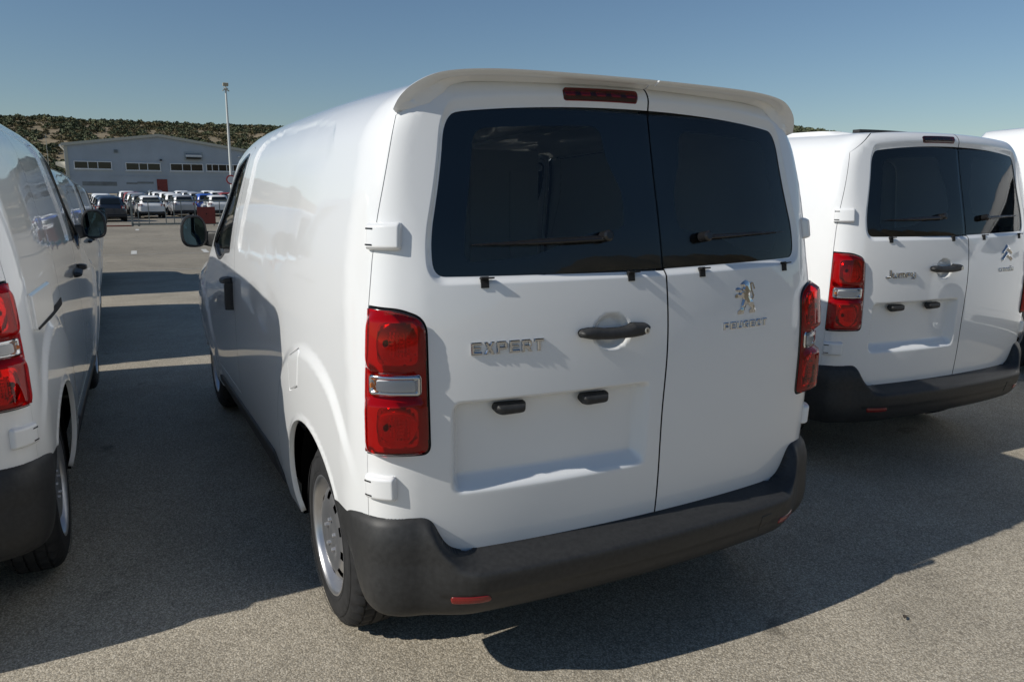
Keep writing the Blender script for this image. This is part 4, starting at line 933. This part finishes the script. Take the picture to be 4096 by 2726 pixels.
# ---------------------------------------------------------------- lettering and emblems
GLYPH = {
 'E': [[(0,0),(1,0),(1,.24),(.28,.24),(.28,.39),(.92,.39),(.92,.61),(.28,.61),(.28,.76),(1,.76),(1,1),(0,1)]],
 'X': [[(0,0),(.33,0),(.5,.29),(.67,0),(1,0),(.68,.5),(1,1),(.67,1),(.5,.71),(.33,1),(0,1),(.32,.5)]],
 'P': [[(0,0),(.28,0),(.28,.30),(.82,.30),(1,.44),(1,.86),(.82,1),(0,1)], [(.28,.53),(.28,.77),(.72,.77),(.72,.53)]],
 'R': [[(0,0),(.28,0),(.28,.32),(.44,.32),(.68,0),(1.02,0),(.76,.34),(.98,.46),(.98,.86),(.80,1),(0,1)], [(.28,.54),(.28,.77),(.70,.77),(.70,.54)]],
 'T': [[(.35,0),(.65,0),(.65,.76),(1,.76),(1,1),(0,1),(0,.76),(.35,.76)]],
 'U': [[(0,.2),(.18,0),(.82,0),(1,.2),(1,1),(.72,1),(.72,.25),(.28,.25),(.28,1),(0,1)]],
 'G': [[(.2,0),(.8,0),(1,.18),(1,.56),(.52,.56),(.52,.36),(.74,.36),(.74,.22),(.30,.22),(.26,.28),(.26,.72),(.30,.78),(.98,.78),(.98,.86),(.8,1),(.2,1),(0,.82),(0,.18)]],
 'O': [[(.2,0),(.8,0),(1,.2),(1,.8),(.8,1),(.2,1),(0,.8),(0,.2)], [(.3,.22),(.26,.3),(.26,.7),(.3,.78),(.7,.78),(.74,.7),(.74,.3),(.7,.22)]],
 'C': [[(.2,0),(.8,0),(1,.14),(1,.25),(.32,.25),(.27,.31),(.27,.69),(.32,.75),(1,.75),(1,.86),(.8,1),(.2,1),(0,.8),(0,.2)]],
 'I': [[(.3,0),(.7,0),(.7,1),(.3,1)]],
 'N': [[(0,0),(.26,0),(.26,.60),(.72,0),(1,0),(1,1),(.74,1),(.74,.40),(.28,1),(0,1)]],
 'D': [[(.12,1.12),(.38,1.12),(.38,1.36),(.12,1.36)]],
 'J': [[(0,0),(.75,0),(1,.18),(1,1.1),(.70,1.1),(.70,.24),(0,.24)]],
 'm': [[(0,0),(.19,0),(.19,.72),(.405,.72),(.405,0),(.595,0),(.595,.72),(.81,.72),(.81,0),(1,0),(1,.82),(.86,1),(0,1)]],
 'y': [[(0,1),(0,.36),(.2,.14),(.72,.14),(.72,-.08),(.16,-.08),(.16,-.34),(.80,-.34),(1,-.14),(1,1),(.72,1),(.72,.40),(.28,.40),(.28,1)]],
}
def letters(text, u0, u1, v0, v1, parent, depth=.006, mats='chrome', name='badge_letter', gapk=.16, cells=None):
    """chrome letters laid on the door skin between u0..u1 and v0..v1, each a bevelled solid"""
    n = len(text)
    for i, ch in enumerate(text):
        a, b_, zs = cells[i] if cells else (i/(n-gapk), (i+1-gapk)/(n-gapk), 1.0)
        groups = [GLYPH[ch]] if ch != '\u00cb' else [GLYPH['E'], GLYPH['D'], [[(x+.5, y) for x, y in GLYPH['D'][0]]]]
        mb = MB()
        for g_ in groups:
            lp = [np.array([(u0+(u1-u0)*(a+(b_-a)*x), v0+(v1-v0)*y*zs) for x, y in p]) for p in g_]
            P2, T, lps = cut(lp[0], lp[1:], .0024, (), .0024); allp = [np.array(q) for q in lps]; d = np.min([pdist(P2, q) for q in allp], 0)
            top = M(P2[:, 0], P2[:, 1], depth*.6+depth*.4*sm(d/.0016)); mb.add([tuple(q) for q in top], [tuple(t) for t in T])
            for q in allp:
                m_ = len(q); f4 = [((i_+1) % m_, i_, m_+i_, m_+(i_+1) % m_) for i_ in range(m_)]
                mb.add([tuple(p) for p in np.concatenate([M(q[:, 0], q[:, 1], depth*.6), M(q[:, 0], q[:, 1], -.004)])], f4 if area(q) > 0 else f4)
        mb.build(name, mats, parent, smooth=True, angle=30)
def emblem(polys, parent, name, depth=.0045, inset=.0022, mats='chrome'):
    b = MB()
    for poly in polys:
        p = np.array(poly, float)
        if area(p) < 0: p = p[::-1]
        d_in = []
        n = len(p)
        P2, T, loops = cut(p, [], .009, (), .004)
        d = pdist(P2, p); z = .003+depth*sm(d/.0028)
        k = len(P2); lp = loops[0]; top = M(P2[:, 0], P2[:, 1], z); rb = M(lp[:, 0], lp[:, 1], .003); bot = M(lp[:, 0], lp[:, 1], -.004)
        m = len(lp); V = np.concatenate([top, rb, bot])
        b.add([tuple(q) for q in V], [tuple(t) for t in T]+[(k+(i+1) % m, k+i, k+m+i, k+m+(i+1) % m) for i in range(m)])
    o = b.build(name, mats, parent, smooth=True, angle=28); return o
LION = [(0.404,1.28),(0.411,1.285),(0.428,1.292),(0.441,1.288),(0.449,1.283),(0.453,1.272),(0.455,1.26),(0.457,1.251),(0.449,1.244),(0.45,1.237),(0.455,1.229),(0.463,1.221),(0.469,1.211),(0.474,1.198),(0.479,1.186),(0.474,1.177),(0.447,1.177),(0.446,1.185),(0.449,1.189),(0.458,1.192),(0.457,1.194),(0.449,1.2),(0.442,1.207),(0.438,1.213),(0.431,1.206),(0.424,1.196),(0.42,1.187),(0.417,1.177),(0.387,1.176),(0.387,1.184),(0.39,1.188),(0.401,1.192),(0.404,1.199),(0.407,1.21),(0.412,1.223),(0.414,1.228),(0.411,1.233),(0.392,1.234),(0.376,1.234),(0.375,1.24),(0.381,1.245),(0.393,1.248),(0.4,1.249),(0.397,1.253),(0.391,1.254),(0.38,1.258),(0.378,1.261),(0.38,1.267),(0.39,1.269),(0.402,1.266),(0.415,1.259),(0.419,1.256),(0.414,1.261),(0.41,1.266),(0.418,1.267),(0.42,1.27),(0.412,1.272),(0.406,1.276)]
TAIL = [(0.46,1.222),(0.469,1.228),(0.473,1.237),(0.467,1.249),(0.463,1.256),(0.461,1.268),(0.46,1.276),(0.463,1.279),(0.468,1.277),(0.47,1.269),(0.472,1.262),(0.476,1.258),(0.478,1.262),(0.474,1.272),(0.47,1.28),(0.463,1.284),(0.455,1.28),(0.454,1.275),(0.456,1.264),(0.458,1.255),(0.463,1.245),(0.466,1.236),(0.463,1.23),(0.456,1.226)]
def badge_a(dl, dr):
    letters('EXPERT', -.627, -.396, 1.121, 1.158, dl, depth=.008)
    letters('PEUGEOT', .318, .540, 1.127, 1.152, dr, depth=.006, gapk=.22)
    emblem([LION, TAIL], dr, 'lion_emblem')
def badge_b(dl, dr):
    cells = [(0,.17,1.15),(.21,.38,.80),(.42,.62,.80),(.66,.81,.80),(.84,1.0,.80)]
    letters('JUmPy', -.615, -.395, 1.120, 1.156, dl, depth=.008, cells=cells)
    letters('CITRO\u00cbN', .395, .570, 1.118, 1.141, dr, depth=.006, gapk=.2)
    ch = lambda z: [(.422,z),(.483,z+.045),(.544,z),(.544,z-.020),(.483,z+.012),(.422,z-.020)]
    for z in (1.238, 1.197): emblem([rpoly(ch(z), .004, 2)], dr, 'chevron_emblem', depth=.006)
# ---------------------------------------------------------------- the parked vans
VAN, DL, DR = build_van()
plain = copy_tree(VAN, None, skip=('spoiler',))       # the same van without the roof lip and badges
plain.hide_render = False
badge_a(DL, DR)
VAN['label'] = 'white panel van in the middle with roof spoiler and raised lion emblem on the back'
VAN['category'] = 'van'; VAN['group'] = 'white vans parked in rows'
def setvan(o, loc, rz, label, sc=(1,1,1)):
    o.location = loc; o.rotation_euler = (0, 0, rz); o.scale = sc; tag(o, label, 'van', 'white vans parked in rows')
jd = [c for c in plain.children if c.name.startswith('rear_door')]
jd.sort(key=lambda o: o.data.vertices[0].co.x)
left1 = copy_tree(plain)
left1.rotation_mode = 'XYZ'
setvan(left1, (-2.712, .99, 0), -.027, 'white panel van cut off by the left edge, nearest of its row')
left1.rotation_euler = (0, -.022, -.027)
left2 = copy_tree(plain); setvan(left2, (-2.80, 6.22, -.08), -.045, 'white van parked nose to tail ahead of the van at the left edge')
left3 = copy_tree(plain); setvan(left3, (-2.83, 12.75, -.14), -.05, 'white van farthest up the left row, mostly hidden by the vans behind it')
big = copy_tree(plain); setvan(big, (6.62, 2.78, 0), math.pi-.01, 'tall white van at the right edge with only its upper side showing', (1.0, 1.0, 1.155))
badge_b(jd[0], jd[1])
setvan(plain, (2.8645, .7554, .0203), -.0119, 'white van at right with two chevrons on its back and no spoiler')
for sg in (-1, 1):
    x = .62*sg; V = []
    b = MB(); ys = np.linspace(.30, 2.6, 20)
    for i, y in enumerate(ys):
        hgt = .022*float(sm((y-.30)/.18)*sm((2.6-y)/.1)); z = float(roofmap(x, y)[2])-.004
        w = .05
        V += [(x-w, y, z-.006), (x-w*.6, y, z+hgt), (x+w*.6, y, z+hgt), (x+w, y, z-.006)]
    b.add(V, [(4*i+j, 4*i+j+1, 4*i+5+j, 4*i+4+j) for i in range(len(ys)-1) for j in range(3)]+[(0,1,2,3)]); b.build('roof_rib', 'white_paint', plain, smooth=True, angle=40)
b = MB(); V = []
for x in np.linspace(-.30, .28, 12):
    z = float(roofmap(x, .55)[2]); V += [(x,.55,z-.005),(x,.55,z+.030),(x,.60,z+.030),(x,.60,z-.005)]
b.add(V, [(4*i+j, 4*i+4+j, 4*i+5+j, 4*i+1+j) for i in range(11) for j in range(3)]+[(0,1,2,3),(47,46,45,44)]); b.build('roof_strip', 'black_plastic', plain)
b = MB(); z = 1.95; b.tube([(-.55,.9,z-.02),(-.55,.9,z+.02)], .02, 8); b.tube([(-.60,.88,z+.028),(-.50,.92,z+.028)], [.012,.02], 8); b.build('roof_lamp', 'steel_wheel', big)
